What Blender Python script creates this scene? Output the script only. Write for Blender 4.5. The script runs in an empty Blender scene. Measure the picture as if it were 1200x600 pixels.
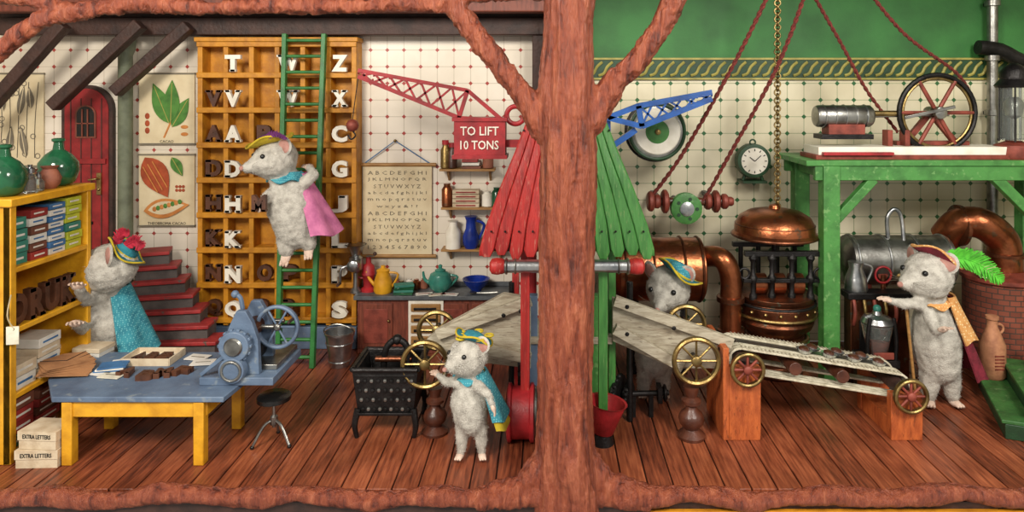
import bpy, math, random
from mathutils import Vector, Matrix, Euler, noise
random.seed(7)
V=Vector
X3=V((1,0,0)); Y3=V((0,1,0)); Z3=V((0,0,1))
D=8.0; CX=640.0; HZ=110.0; CZ=4.6
def K(y): return D/(D+y)*100
def P(px,py,y): k=K(y); return V(((px-CX)/k,y,CZ-(py-HZ)/k))
def FY(py): return D/((py-HZ)/460.0)-D
def lerp(a,b,t): return a+(b-a)*t
def srgb(h):
    h=h.lstrip('#'); o=[]
    for i in (0,2,4):
        c=int(h[i:i+2],16)/255
        o.append(c/12.92 if c<=.04045 else ((c+.055)/1.055)**2.4)
    return (*o,1)
# ---------------- materials ----------------
def nn(nt,t,**kw):
    n=nt.nodes.new(t)
    for k,v in kw.items(): setattr(n,k,v)
    return n
def mat(name,c1,rough=.5,metal=0,c2=None,scale=5,st=(1,1,1),bump=.15,bs=40,wear=None,trans=0,dots=None,detail=5,bd=.03):
    m=bpy.data.materials.new(name); m.use_nodes=True; nt=m.node_tree; L=nt.links.new
    b=nt.nodes['Principled BSDF']; b.inputs['Roughness'].default_value=rough; b.inputs['Metallic'].default_value=metal
    if trans: b.inputs['Transmission Weight'].default_value=trans
    tc=nn(nt,'ShaderNodeTexCoord'); mp=nn(nt,'ShaderNodeMapping'); mp.inputs['Scale'].default_value=st
    L(tc.outputs['Object'],mp.inputs['Vector'])
    no=nn(nt,'ShaderNodeTexNoise'); no.inputs['Scale'].default_value=scale; no.inputs['Detail'].default_value=detail
    L(mp.outputs[0],no.inputs['Vector'])
    a=srgb(c1); c=srgb(c2) if c2 else tuple(x*.6 for x in a[:3])+(1,)
    r=nn(nt,'ShaderNodeValToRGB'); r.color_ramp.elements[0].position=.3; r.color_ramp.elements[1].position=.6
    r.color_ramp.elements[0].color=c; r.color_ramp.elements[1].color=a
    L(no.outputs[0],r.inputs[0]); out=r.outputs[0]
    if wear:
        n2=nn(nt,'ShaderNodeTexNoise'); n2.inputs['Scale'].default_value=scale*2.3; n2.inputs['Detail'].default_value=8
        L(mp.outputs[0],n2.inputs['Vector'])
        r2=nn(nt,'ShaderNodeValToRGB'); r2.color_ramp.elements[0].position=.6; r2.color_ramp.elements[1].position=.68
        L(n2.outputs[0],r2.inputs[0]); mx=nn(nt,'ShaderNodeMix',data_type='RGBA')
        L(r2.outputs[0],mx.inputs[0]); L(out,mx.inputs[6]); mx.inputs[7].default_value=srgb(wear); out=mx.outputs[2]
    if dots:
        vo=nn(nt,'ShaderNodeTexVoronoi'); vo.inputs['Scale'].default_value=dots[1]; vo.inputs['Randomness'].default_value=.25
        L(tc.outputs['Object'],vo.inputs['Vector'])
        lt=nn(nt,'ShaderNodeMath',operation='LESS_THAN'); lt.inputs[1].default_value=.3; L(vo.outputs['Distance'],lt.inputs[0])
        mx=nn(nt,'ShaderNodeMix',data_type='RGBA'); L(lt.outputs[0],mx.inputs[0]); L(out,mx.inputs[6]); mx.inputs[7].default_value=srgb(dots[0]); out=mx.outputs[2]
    L(out,b.inputs['Base Color'])
    if bump:
        n3=nn(nt,'ShaderNodeTexNoise'); n3.inputs['Scale'].default_value=bs; n3.inputs['Detail'].default_value=6
        L(mp.outputs[0],n3.inputs['Vector']); bp=nn(nt,'ShaderNodeBump'); bp.inputs['Strength'].default_value=bump; bp.inputs['Distance'].default_value=bd
        L(n3.outputs[0],bp.inputs['Height']); L(bp.outputs[0],b.inputs['Normal'])
    return m
def tilemat(name,base,dot,grout,s,dr,base2):
    m=bpy.data.materials.new(name); m.use_nodes=True; nt=m.node_tree; L=nt.links.new
    b=nt.nodes['Principled BSDF']; b.inputs['Roughness'].default_value=.3
    tc=nn(nt,'ShaderNodeTexCoord'); sp=nn(nt,'ShaderNodeSeparateXYZ'); L(tc.outputs['Object'],sp.inputs[0])
    def M(op,a,bv=None):
        n=nn(nt,'ShaderNodeMath',operation=op)
        for i,x in enumerate((a,bv)):
            if x is None: continue
            if isinstance(x,(int,float)): n.inputs[i].default_value=x
            else: L(x,n.inputs[i])
        return n.outputs[0]
    ab=[]
    for ax in (0,2):
        ab.append(M('ABSOLUTE',M('SUBTRACT',M('FRACT',M('DIVIDE',M('ADD',sp.outputs[ax],40),s)),.5)))
    g=M('LESS_THAN',M('MINIMUM',ab[0],ab[1]),.022); d=M('LESS_THAN',M('ADD',ab[0],ab[1]),dr)
    no=nn(nt,'ShaderNodeTexNoise'); no.inputs['Scale'].default_value=.8; no.inputs['Detail'].default_value=6; L(tc.outputs['Object'],no.inputs['Vector'])
    r=nn(nt,'ShaderNodeValToRGB'); r.color_ramp.elements[0].position=.35;r.color_ramp.elements[1].position=.6
    r.color_ramp.elements[0].color=srgb(base2); r.color_ramp.elements[1].color=srgb(base); L(no.outputs[0],r.inputs[0])
    m1=nn(nt,'ShaderNodeMix',data_type='RGBA'); L(g,m1.inputs[0]); L(r.outputs[0],m1.inputs[6]); m1.inputs[7].default_value=srgb(grout)
    m2=nn(nt,'ShaderNodeMix',data_type='RGBA'); L(d,m2.inputs[0]); L(m1.outputs[2],m2.inputs[6]); m2.inputs[7].default_value=srgb(dot)
    L(m2.outputs[2],b.inputs['Base Color'])
    bp=nn(nt,'ShaderNodeBump'); bp.inputs['Strength'].default_value=.3; bp.inputs['Distance'].default_value=.01; bp.invert=True
    L(g,bp.inputs['Height']); L(bp.outputs[0],b.inputs['Normal'])
    return m
def floormat(name,w):
    m=bpy.data.materials.new(name); m.use_nodes=True; nt=m.node_tree; L=nt.links.new
    b=nt.nodes['Principled BSDF']
    tc=nn(nt,'ShaderNodeTexCoord'); sp=nn(nt,'ShaderNodeSeparateXYZ'); L(tc.outputs['Object'],sp.inputs[0])
    dv=nn(nt,'ShaderNodeMath',operation='DIVIDE'); L(sp.outputs[0],dv.inputs[0]); dv.inputs[1].default_value=w
    fl=nn(nt,'ShaderNodeMath',operation='FLOOR'); L(dv.outputs[0],fl.inputs[0])
    wn=nn(nt,'ShaderNodeTexWhiteNoise',noise_dimensions='1D'); L(fl.outputs[0],wn.inputs['W'])
    mp=nn(nt,'ShaderNodeMapping'); mp.inputs['Scale'].default_value=(9,.7,1); L(tc.outputs['Object'],mp.inputs[0])
    no=nn(nt,'ShaderNodeTexNoise'); no.inputs['Scale'].default_value=3; no.inputs['Detail'].default_value=8; L(mp.outputs[0],no.inputs[0])
    no2=nn(nt,'ShaderNodeTexNoise'); no2.inputs['Scale'].default_value=1.1; no2.inputs['Detail'].default_value=7; L(tc.outputs['Object'],no2.inputs[0])
    ad=nn(nt,'ShaderNodeMath',operation='ADD'); m5=nn(nt,'ShaderNodeMath',operation='MULTIPLY'); L(wn.outputs['Value'],m5.inputs[0]); m5.inputs[1].default_value=.22
    L(no.outputs[0],ad.inputs[0]); L(m5.outputs[0],ad.inputs[1])
    r=nn(nt,'ShaderNodeValToRGB'); e=r.color_ramp.elements; e[0].position=.35; e[0].color=srgb('4c2418'); e[1].position=.9; e[1].color=srgb('ad6340')
    k=e.new(.6); k.color=srgb('85452c'); L(ad.outputs[0],r.inputs[0])
    r2=nn(nt,'ShaderNodeValToRGB'); r2.color_ramp.elements[0].position=.35;r2.color_ramp.elements[0].color=(.5,.47,.45,1);r2.color_ramp.elements[1].position=.6
    L(no2.outputs[0],r2.inputs[0])
    mx=nn(nt,'ShaderNodeMix',data_type='RGBA',blend_type='MULTIPLY'); mx.inputs[0].default_value=.7; L(r.outputs[0],mx.inputs[6]); L(r2.outputs[0],mx.inputs[7])
    L(mx.outputs[2],b.inputs['Base Color'])
    rr=nn(nt,'ShaderNodeMapRange'); rr.inputs[3].default_value=.22; rr.inputs[4].default_value=.5; L(no2.outputs[0],rr.inputs[0]); L(rr.outputs[0],b.inputs['Roughness'])
    bp=nn(nt,'ShaderNodeBump'); bp.inputs['Strength'].default_value=.25; bp.inputs['Distance'].default_value=.02; L(no.outputs[0],bp.inputs['Height']); L(bp.outputs[0],b.inputs['Normal'])
    return m
def barkmat(name):
    m=bpy.data.materials.new(name); m.use_nodes=True; nt=m.node_tree; L=nt.links.new
    b=nt.nodes['Principled BSDF']; b.inputs['Roughness'].default_value=.34
    tc=nn(nt,'ShaderNodeTexCoord'); mp=nn(nt,'ShaderNodeMapping'); mp.inputs['Scale'].default_value=(3.2,3.2,.55); L(tc.outputs['Object'],mp.inputs[0])
    n1=nn(nt,'ShaderNodeTexNoise'); n1.inputs['Scale'].default_value=3.0; n1.inputs['Detail'].default_value=9; n1.inputs['Distortion'].default_value=.5; L(mp.outputs[0],n1.inputs[0])
    n2=nn(nt,'ShaderNodeTexNoise'); n2.inputs['Scale'].default_value=11; n2.inputs['Detail'].default_value=8; n2.inputs['Roughness'].default_value=.65; L(mp.outputs[0],n2.inputs[0])
    mu=nn(nt,'ShaderNodeMath',operation='MULTIPLY'); mu.inputs[1].default_value=.45; L(n2.outputs[0],mu.inputs[0])
    ad=nn(nt,'ShaderNodeMath',operation='ADD'); L(n1.outputs[0],ad.inputs[0]); L(mu.outputs[0],ad.inputs[1])
    r=nn(nt,'ShaderNodeValToRGB'); e=r.color_ramp.elements; e[0].position=.5; e[0].color=srgb('4a2018'); e[1].position=.98; e[1].color=srgb('ad6446')
    k=e.new(.64); k.color=srgb('7c3a26'); k=e.new(.8); k.color=srgb('944c32'); L(ad.outputs[0],r.inputs[0]); L(r.outputs[0],b.inputs['Base Color'])
    bp=nn(nt,'ShaderNodeBump'); bp.inputs['Strength'].default_value=.85; bp.inputs['Distance'].default_value=.11; L(ad.outputs[0],bp.inputs['Height']); L(bp.outputs[0],b.inputs['Normal'])
    return m
def brickmat(name,c1,c2,mo,sc):
    m=bpy.data.materials.new(name); m.use_nodes=True; nt=m.node_tree; L=nt.links.new
    b=nt.nodes['Principled BSDF']; b.inputs['Roughness'].default_value=.8
    tc=nn(nt,'ShaderNodeTexCoord'); sp=nn(nt,'ShaderNodeSeparateXYZ'); L(tc.outputs['Object'],sp.inputs[0])
    at=nn(nt,'ShaderNodeMath',operation='ARCTAN2'); L(sp.outputs[0],at.inputs[0]); L(sp.outputs[1],at.inputs[1])
    cb=nn(nt,'ShaderNodeCombineXYZ'); L(at.outputs[0],cb.inputs[0]); 
    m2=nn(nt,'ShaderNodeMath',operation='MULTIPLY'); L(sp.outputs[2],m2.inputs[0]); m2.inputs[1].default_value=1.7; L(m2.outputs[0],cb.inputs[1])
    br=nn(nt,'ShaderNodeTexBrick'); br.inputs['Scale'].default_value=sc; br.inputs['Color1'].default_value=srgb(c1); br.inputs['Color2'].default_value=srgb(c2); br.inputs['Mortar'].default_value=srgb(mo); br.inputs['Mortar Size'].default_value=.022
    L(cb.outputs[0],br.inputs['Vector']); L(br.outputs[0],b.inputs['Base Color'])
    bp=nn(nt,'ShaderNodeBump'); bp.inputs['Strength'].default_value=.6; bp.inputs['Distance'].default_value=.03; bp.invert=True; L(br.outputs['Fac'],bp.inputs['Height']); L(bp.outputs[0],b.inputs['Normal'])
    return m
# palette
bark=barkmat('bark')
darkwood=mat('dark_wood','402820',.6,0,'251612',4,(1,1,1),.4,20)
ochre=mat('ochre_paint','c4851d',.5,0,'a06510',5,(1,1,1),.15,25)
yellow=mat('yellow_paint','dba021',.45,0,'bb8216',5,(1,1,1),.15,25)
greenp=mat('green_paint','47853f',.5,0,'35692f',5,(1,1,1),.2,20,wear='659455')
greenr=mat('green_roof','46853c',.5,0,'336c2d',4,(5,5,.6),.2,12,wear='688a4e')
ladderg=mat('ladder_green','2d7336',.45,0,'205626')
redr=mat('red_roof','b02824',.5,0,'8a1b19',4,(5,5,.6),.2,12,wear='b06052')
redp=mat('red_paint','a8242a',.45,0,'7c161c',5)
bluetab=mat('blue_grey_paint','5f728a',.5,0,'4a5a71',3,(1,1,1),.2,20,wear='77828c')
bluep=mat('blue_paint','2059a8',.35,0,'164080')
greytop=mat('grey_slate','5c6064',.45,0,'404448')
redwood=mat('red_wood','7d3f2d',.5,0,'5a2a1e',4,(6,6,1),.2,20)
orangew=mat('orange_wood','b9602f',.5,0,'924420',4,(4,4,1),.3,16,wear='80401f')
palew=mat('pale_weathered_wood','b0a894',.65,0,'8a7e6a',4,(1,3,6),.3,14,wear='756a5a')
turned=mat('turned_wood','5c3324',.35,0,'391c12',5)
lightwood=mat('light_wood','a87e48',.5,0,'8a6233',4,(1,6,6),.15,20)
white=mat('white_paint','eae5d8',.45,0,'d6cfbe',4,(1,1,1),.05)
cream=mat('cream_paper','d8caa8',.8,0,'c8b794',3,(1,1,1),.05)
paper=mat('white_paper','e2ded6',.8,0,'cfcac0',3,(1,1,1),.05)
kraft=mat('kraft_paper','a3744c',.8,0,'845a3a',5)
boxb=mat('box_board','cfbfa4',.8,0,'b5a083',6)
ink=mat('ink','2a2622',.7,0,bump=0)
inkg=mat('grey_ink','7a7262',.8,0,bump=0)
brownL=mat('brown_letter_wood','5a3522',.5,0,'3a2116',6)
iron=mat('cast_iron','2c2a2a',.42,.7,'191818',6,(1,1,1),.3,30)
black=mat('black_enamel','141414',.25,0,'0a0a0a')
steel=mat('steel','9c9c97',.34,.95,'6c6a66',5,(1,1,1),.1,30)
silver=mat('silver_tin','b8babA',.28,.95,'82868a',5,(1,1,1),.1,20)
brass=mat('aged_brass','97804f',.36,.9,'5c4c30',6,(1,1,1),.15,30)
gold=mat('gold_chain','a08a5c',.38,.95,'6d5a34')
copper=mat('copper','a5623f',.3,.92,'6e3c26',4,(1,1,1),.15,25,wear='7a5a44')
copperd=mat('aged_copper','7a4a33',.38,.88,'4a2a1b',4,(1,1,1),.2,25,wear='5c5c4e')
glass=mat('clear_glass','e6eee8',.05,0,'e0e8e4',trans=.92,bump=0)
gglass=mat('green_glass','235c3c',.12,0,'163f2a',bump=.02)
teal=mat('teal_ceramic','3f8a7a',.2,0,'2d6a5e')
cobalt=mat('cobalt_ceramic','1a3490',.15,0,'12246c')
clay=mat('clay','925841',.7,0,'704030')
terra=mat('terracotta','b57d5a',.7,0,'905c42',8)
fur=mat('grey_wool','c0bcb2',.95,0,'98938a',10,(1,1,1),.6,60)
fibre=mat('wool_fibre','d2cfc6',.95,0,'aaa69c',9,(1,1,1),0)
skin=mat('felt_paw','d6bfae',.9,0,'bda08d',9,(1,1,1),.4,60)
earpink=mat('ear_pink','b8897e',.9,0,'94675c',9)
clothteal=mat('teal_cloth','3a8d9c',.9,0,'266f82',9,(1,1,1),.3,50,dots=('6fb3b8',34))
hatteal=mat('teal_felt','2b7f8c',.9,0,'1b5c6c',12,(1,1,1),.4,60)
clothpink=mat('pink_cloth','c8749c',.85,0,'a35580',6,(1,1,1),.3,40)
clothred=mat('red_cloth','7e2032',.9,0,'5a1420',9,(1,1,1),.4,50)
clothcream=mat('cream_cloth','cf9a5c',.9,0,'b87c42',9,(1,1,1),.3,40,dots=('e0c795',24))
clothyel=mat('yellow_cloth','c9b12c',.9,0,'a08a1c')
purple=mat('purple_felt','6a2c6a',.9,0,'491c4a')
featherg=mat('green_feather','58bf34',.8,0,'389020',12)
featherr=mat('red_feather','ae1c36',.8,0,'800f24',12)
rope=mat('red_cord','7a3028',.85,0,'4f1a16',30,(1,1,1),.6,60)
string=mat('string','c0ad84',.9,0)
leafg=mat('leaf_print','4f8236',.8,0,'386528',8,bump=0)
podr=mat('pod_print','a84c28',.8,0,'85381c',6,bump=0)
podo=mat('pod_print_light','c88444',.8,0,'a8662e',6,bump=0)
belt=mat('belt_webbing','cfc8b2',.85,0,'a59c84',12,(1,1,1),.5,60)
choc=mat('chocolate','4c2a1b',.35,0,'36190f')
foil=mat('foil','d4d8dc',.2,.9,'b0b6bc')
tealbox=mat('teal_card','37806f',.6,0,'296a5c'); redbox=mat('red_card','9a322c',.6,0,'7a2422'); bluebox=mat('blue_card','3f6f9f',.6,0,'2c557f')
yelbox=mat('lime_card','bcc23a',.6,0,'9da42a'); brownbox=mat('brown_card','744534',.6,0,'573224'); whitebox=mat('white_card','dad6cc',.6,0,'c6c2b6')
reddoor=mat('red_door','8e2022',.4,0,'6d1216')
greycol=mat('olive_column','6a715c',.6,0,'525846')
stairred=mat('stair_red','a03030',.55,0,'7a1f21',5,wear='5b4a44')
stairgrey=mat('stair_grey','554f4c',.7,0,'3d3836')
greenwall=mat('green_wall','357536',.6,0,'285c2a',1.2,(1,1,1),.1,20)
dkgreen=mat('dark_green','1f4426',.5,0,'17331c')
stepg=mat('step_green','3a6f36',.5,0,'264f26',4,(1,1,1),.2,20,wear='57784a')
gilt=mat('gilt_green','a89e50',.5,0,'827c38')
rust=mat('rusty_red','8c4234',.55,.2,'632a20',6)
tagm=mat('tag','e2dcc8',.8,0)
# ---------------- mesh builder ----------------
def basis(d):
    z=d.normalized(); r=Z3 if abs(z.z)<.9 else X3
    x=r.cross(z).normalized(); return x,z.cross(x),z
_tc={}
def textmesh(s,bold=0,res=2):
    k=(s,bold,res)
    if k in _tc: return _tc[k]
    cu=bpy.data.curves.new('t','FONT'); cu.body=s; cu.resolution_u=res; cu.offset=bold; cu.extrude=.5
    ob=bpy.data.objects.new('t',cu); bpy.context.scene.collection.objects.link(ob)
    me=ob.evaluated_get(bpy.context.evaluated_depsgraph_get()).to_mesh()
    vs=[v.co.copy() for v in me.vertices]; fs=[tuple(p.vertices) for p in me.polygons]
    bpy.data.objects.remove(ob); bpy.data.curves.remove(cu)
    x0=min(v.x for v in vs);x1=max(v.x for v in vs);y0=min(v.y for v in vs);y1=max(v.y for v in vs)
    _tc[k]=([V((v.x-(x0+x1)/2,v.y-(y0+y1)/2,v.z)) for v in vs],fs,x1-x0,y1-y0); return _tc[k]
SERIF={'T':[(0,-1)],'H':[(-.8,1),(.8,1),(-.8,-1),(.8,-1)],'K':[(-.75,1),(-.75,-1),(.7,1),(.75,-1)],'N':[(-.8,1),(-.8,-1),(.8,1)],'A':[(-.8,-1),(.8,-1)],
 'V':[(-.8,1),(.8,1)],'W':[(-.85,1),(0,1),(.85,1)],'X':[(-.7,1),(.7,1),(-.7,-1),(.7,-1)],'P':[(-.7,-1),(-.8,1)],'D':[(-.8,-1),(-.8,1)],'R':[(-.7,-1),(.75,-1),(-.8,1)],'J':[(.4,1)],'L':[(-.7,1),(-.7,-1)],'M':[(-.8,-1),(.8,-1)],'U':[(-.8,1),(.8,1)]}
class O:
    def __init__(s,name): s.n=name; s.v=[]; s.f=[]; s.m=[]; s.mats=[]
    def add(s,vs,fs,m):
        if m not in s.mats: s.mats.append(m)
        i=s.mats.index(m); b=len(s.v); s.v.extend(vs); s.f.extend([tuple(b+j for j in f) for f in fs]); s.m.extend([i]*len(fs)); return s
    def box(s,c,sz,m,rot=None,taper=1):
        c=V(c); R=Euler([math.radians(a) for a in rot]).to_matrix() if rot else Matrix.Identity(3)
        vs=[]
        for z in (-.5,.5):
            t=taper if z>0 else 1
            for x,y in ((-.5,-.5),(.5,-.5),(.5,.5),(-.5,.5)): vs.append(c+R@V((x*sz[0]*t,y*sz[1]*t,z*sz[2])))
        return s.add(vs,[(3,2,1,0),(4,5,6,7),(0,1,5,4),(1,2,6,5),(2,3,7,6),(3,0,4,7)],m)
    def bx(s,x0,x1,y0,y1,z0,z1,m): return s.box(((x0+x1)/2,(y0+y1)/2,(z0+z1)/2),(abs(x1-x0),abs(y1-y0),abs(z1-z0)),m)
    def bar(s,p0,p1,w,h,m,up=None):
        d=p1-p0; L=d.length; z=d.normalized(); u=up or (Z3 if abs(z.z)<.9 else Y3); x=u.cross(z).normalized(); y=z.cross(x)
        vs=[]
        for p in (p0,p1):
            for a,b in ((-.5,-.5),(.5,-.5),(.5,.5),(-.5,.5)): vs.append(p+x*a*w+y*b*h)
        return s.add(vs,[(3,2,1,0),(4,5,6,7),(0,1,5,4),(1,2,6,5),(2,3,7,6),(3,0,4,7)],m)
    def rings(s,R,m,c0=True,c1=True):
        n=len(R[0]); vs=[p for r in R for p in r]; fs=[]
        for i in range(len(R)-1):
            for j in range(n): k=(j+1)%n; fs.append((i*n+j,i*n+k,(i+1)*n+k,(i+1)*n+j))
        if c0: fs.append(tuple(reversed(range(n))))
        if c1: fs.append(tuple(range((len(R)-1)*n,len(R)*n)))
        return s.add(vs,fs,m)
    def lathe(s,base,prof,m,ax=Z3,n=28,f=None,caps=True):
        x,y,z=basis(ax); base=V(base); R=[]
        for r,h in prof:
            R.append([base+z*h+(x*math.cos(a)+y*math.sin(a))*max(r,.0005)*(f(a,r,h) if f else 1) for a in [2*math.pi*j/n for j in range(n)]])
        return s.rings(R,m,caps,caps)
    def cyl(s,p0,p1,r,m,r1=None,n=20):
        d=V(p1)-V(p0); return s.lathe(p0,[(r,0),(r if r1 is None else r1,d.length)],m,d,n)
    def sph(s,c,r,m,sc=(1,1,1),rot=None,n=16):
        R=rot if rot else Matrix.Identity(3); c=V(c); rings=[]
        k=max(4,n//2)
        for i in range(k+1):
            t=math.pi*i/k; rr=max(math.sin(t),.002)*r; h=-math.cos(t)*r
            rings.append([c+R@V((rr*math.cos(2*math.pi*j/n)*sc[0],rr*math.sin(2*math.pi*j/n)*sc[1],h*sc[2])) for j in range(n)])
        return s.rings(rings,m)
    def tube(s,pts,r,m,n=8,sub=0,r1=None):
        pts=[V(p) for p in pts]
        if sub: pts=smooth(pts,sub)
        N=len(pts); R=[]; u=None
        for i,p in enumerate(pts):
            d=(pts[min(i+1,N-1)]-pts[max(i-1,0)]).normalized()
            if u is None: u=basis(d)[0]
            u=(u-d*u.dot(d)).normalized(); w=d.cross(u)
            rr=r if r1 is None else lerp(r,r1,i/(N-1))
            R.append([p+(u*math.cos(2*math.pi*j/n)+w*math.sin(2*math.pi*j/n))*rr for j in range(n)])
        return s.rings(R,m)
    def torus(s,c,ax,R,r,m,n=32,k=8,flat=1):
        x,y,z=basis(ax); c=V(c); vs=[];fs=[]
        for i in range(n):
            a=2*math.pi*i/n; o=x*math.cos(a)+y*math.sin(a)
            for j in range(k):
                b=2*math.pi*j/k; vs.append(c+o*(R+r*math.cos(b))+z*r*flat*math.sin(b))
        for i in range(n):
            for j in range(k): fs.append((i*k+j,((i+1)%n)*k+j,((i+1)%n)*k+(j+1)%k,i*k+(j+1)%k))
        return s.add(vs,fs,m)
    def prism(s,pts,ext,m):
        pts=[V(p) for p in pts]; n=len(pts); vs=pts+[p+ext for p in pts]
        return s.add(vs,[tuple(reversed(range(n))),tuple(range(n,2*n))]+[(i,(i+1)%n,n+(i+1)%n,n+i) for i in range(n)],m)
    def sheet(s,rows,th,m):
        nr=len(rows); nc=len(rows[0]); A=[]; B=[]
        for i in range(nr):
            for j in range(nc):
                a=rows[min(i+1,nr-1)][j]-rows[max(i-1,0)][j]; b=rows[i][min(j+1,nc-1)]-rows[i][max(j-1,0)]
                nrm=a.cross(b); nrm=nrm.normalized() if nrm.length>1e-9 else Z3
                A.append(rows[i][j]+nrm*th/2); B.append(rows[i][j]-nrm*th/2)
        N=nr*nc; fs=[]
        for i in range(nr-1):
            for j in range(nc-1):
                q=(i*nc+j,i*nc+j+1,(i+1)*nc+j+1,(i+1)*nc+j); fs.append(q); fs.append(tuple(N+t for t in reversed(q)))
        bd=[j for j in range(nc)]+[i*nc+nc-1 for i in range(1,nr)]+[(nr-1)*nc+j for j in range(nc-2,-1,-1)]+[i*nc for i in range(nr-2,0,-1)]
        for a,b in zip(bd,bd[1:]+bd[:1]): fs.append((b,a,N+a,N+b))
        return s.add(A+B,fs,m)
    def text(s,t,c,h,m,dep=.02,r=X3,u=Z3,w=None,bold=0,res=2):
        vs,fs,W,H=textmesh(t,bold,res); k=h/H if h else 1; kx=w/W if w else k; nrm=r.cross(u); c=V(c)
        return s.add([c+r*(v.x*kx)+u*(v.y*k)+nrm*(v.z*dep) for v in vs],fs,m)
    def slab(s,ch,c,h,m,dep=.06,r=X3,u=Z3,w=None):
        w=w or h*.85
        s.text(ch,c,h,m,dep,r,u,w,bold=.05,res=3); nrm=r.cross(u)
        for a,b in SERIF.get(ch,[]):
            q=V(c)+r*(a*w*.42)+u*(b*h*.44)
            vs=[q+r*(i*w*.19)+u*(j*h*.065)+nrm*(k*dep*.5) for k in (-1,1) for i,j in ((-1,-1),(1,-1),(1,1),(-1,1))]
            s.add(vs,[(3,2,1,0),(4,5,6,7),(0,1,5,4),(1,2,6,5),(2,3,7,6),(3,0,4,7)],m)
        return s
    def done(s,bev=0,origin=True,ang=38):
        me=bpy.data.meshes.new(s.n)
        if origin:
            xs=[v.x for v in s.v]; ys=[v.y for v in s.v]; o=V(((min(xs)+max(xs))/2,(min(ys)+max(ys))/2,min(v.z for v in s.v)))
        else: o=V((0,0,0))
        me.from_pydata([v-o for v in s.v],[],s.f)
        for m in s.mats: me.materials.append(m)
        me.polygons.foreach_set('material_index',s.m); me.polygons.foreach_set('use_smooth',[True]*len(s.f))
        me.update(); me.set_sharp_from_angle(angle=math.radians(ang))
        ob=bpy.data.objects.new(s.n,me); ob.location=o; bpy.context.scene.collection.objects.link(ob)
        if bev:
            b=ob.modifiers.new('b','BEVEL'); b.width=bev; b.segments=2; b.limit_method='ANGLE'; b.angle_limit=math.radians(50); b.use_clamp_overlap=True
        return ob
def smooth(pts,sub):
    out=[]; N=len(pts)
    for i in range(N-1):
        p0=pts[max(i-1,0)];p1=pts[i];p2=pts[i+1];p3=pts[min(i+2,N-1)]
        for k in range(sub):
            t=k/sub; out.append(.5*((2*p1)+(p2-p0)*t+(2*p0-5*p1+4*p2-p3)*t*t+(3*p1-p0-3*p2+p3)*t**3))
    out.append(pts[-1]); return out
def wheel(o,c,ax,R,rimm,spm,hubm,ns=8,rr=.03,sr=.012,hub=.06,w=1.5):
    x,y,z=basis(ax); c=V(c)
    o.torus(c,ax,R-rr,rr,rimm,36,8,w)
    for i in range(ns):
        a=2*math.pi*i/ns; d=x*math.cos(a)+y*math.sin(a); o.cyl(c+d*hub*.7,c+d*(R-rr*1.2),sr,spm,n=6)
    o.lathe(c-z*hub*.6,[(hub*.5,-.02),(hub,0),(hub,hub*1.1),(hub*.5,hub*1.3)],hubm,ax,18)
def blob(chains,vox,it=6,disp=None):
    t=O('tmp')
    for ch in chains:
        for (p0,r0),(p1,r1) in zip(ch[:-1],ch[1:]):
            p0=V(p0);p1=V(p1); L=(p1-p0).length; n=max(2,int(L/(min(r0,r1)*.35))+1)
            for i in range(n+1): u=i/n; t.sph(p0.lerp(p1,u),lerp(r0,r1,u),fur,n=14)
    ob=t.done(origin=False); m=ob.modifiers.new('r','REMESH'); m.mode='VOXEL'; m.voxel_size=vox
    s=ob.modifiers.new('s','SMOOTH'); s.factor=.5; s.iterations=it
    dg=bpy.context.evaluated_depsgraph_get(); dg.update(); me=ob.evaluated_get(dg).to_mesh()
    vs=[v.co.copy() for v in me.vertices]; ns=[v.normal.copy() for v in me.vertices]; fs=[tuple(p.vertices) for p in me.polygons]
    bpy.data.objects.remove(ob)
    if disp: vs=[v+n*disp(v,n) for v,n in zip(vs,ns)]
    return vs,ns,fs
# ---------------- mice ----------------
def paw(o,p,d,up,s,m):
    d=d.normalized(); sd=d.cross(up).normalized(); u=sd.cross(d)
    R=Matrix((sd,d,u)).transposed(); o.sph(p,s,m,(1,1.15,.6),R,14)
    for i,L in zip((-1.5,-.5,.5,1.5),(1.15,1.4,1.35,1.05)):
        a=p+sd*i*.5*s+d*.5*s; o.tube([a,a+d*.6*s*L+sd*i*.08*s,a+d*1.05*s*L+sd*i*.12*s-u*.3*s],.27*s,m,8,3,.16*s)
    a=p-sd*.7*s; o.tube([a,a-sd*.55*s+d*.35*s,a-sd*.6*s+d*.8*s-u*.15*s],.25*s,m,8,3,.16*s)
def hat(o,c,up,r,m1,m2,band=None,edge=None):
    x,y,z=basis(up)
    def ring(rad,h,wv): return [c+z*(h+wv*math.sin(3*a+1))+(x*math.cos(a)+y*math.sin(a))*rad for a in [2*math.pi*j/36 for j in range(36)]]
    o.rings([ring(.5*r,0,0),ring(1.0*r,.02*r,.05*r),ring(1.3*r,.16*r,.16*r),ring(1.33*r,.22*r,.16*r),ring(1.0*r,.1*r,.05*r),ring(.72*r,.08*r,0)],m1)
    o.rings([ring(.74*r,.05*r,0),ring(.72*r,.3*r,0),ring(.6*r,.5*r,0),ring(.3*r,.6*r,0),ring(.02,.62*r,0)],m2)
    if band: o.torus(c+z*.13*r,z,.75*r,.05*r,band,28,6,1.4)
    if edge: q=ring(1.32*r,.2*r,.16*r); o.tube(q+[q[0]],.035*r+.006,edge,6)
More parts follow.
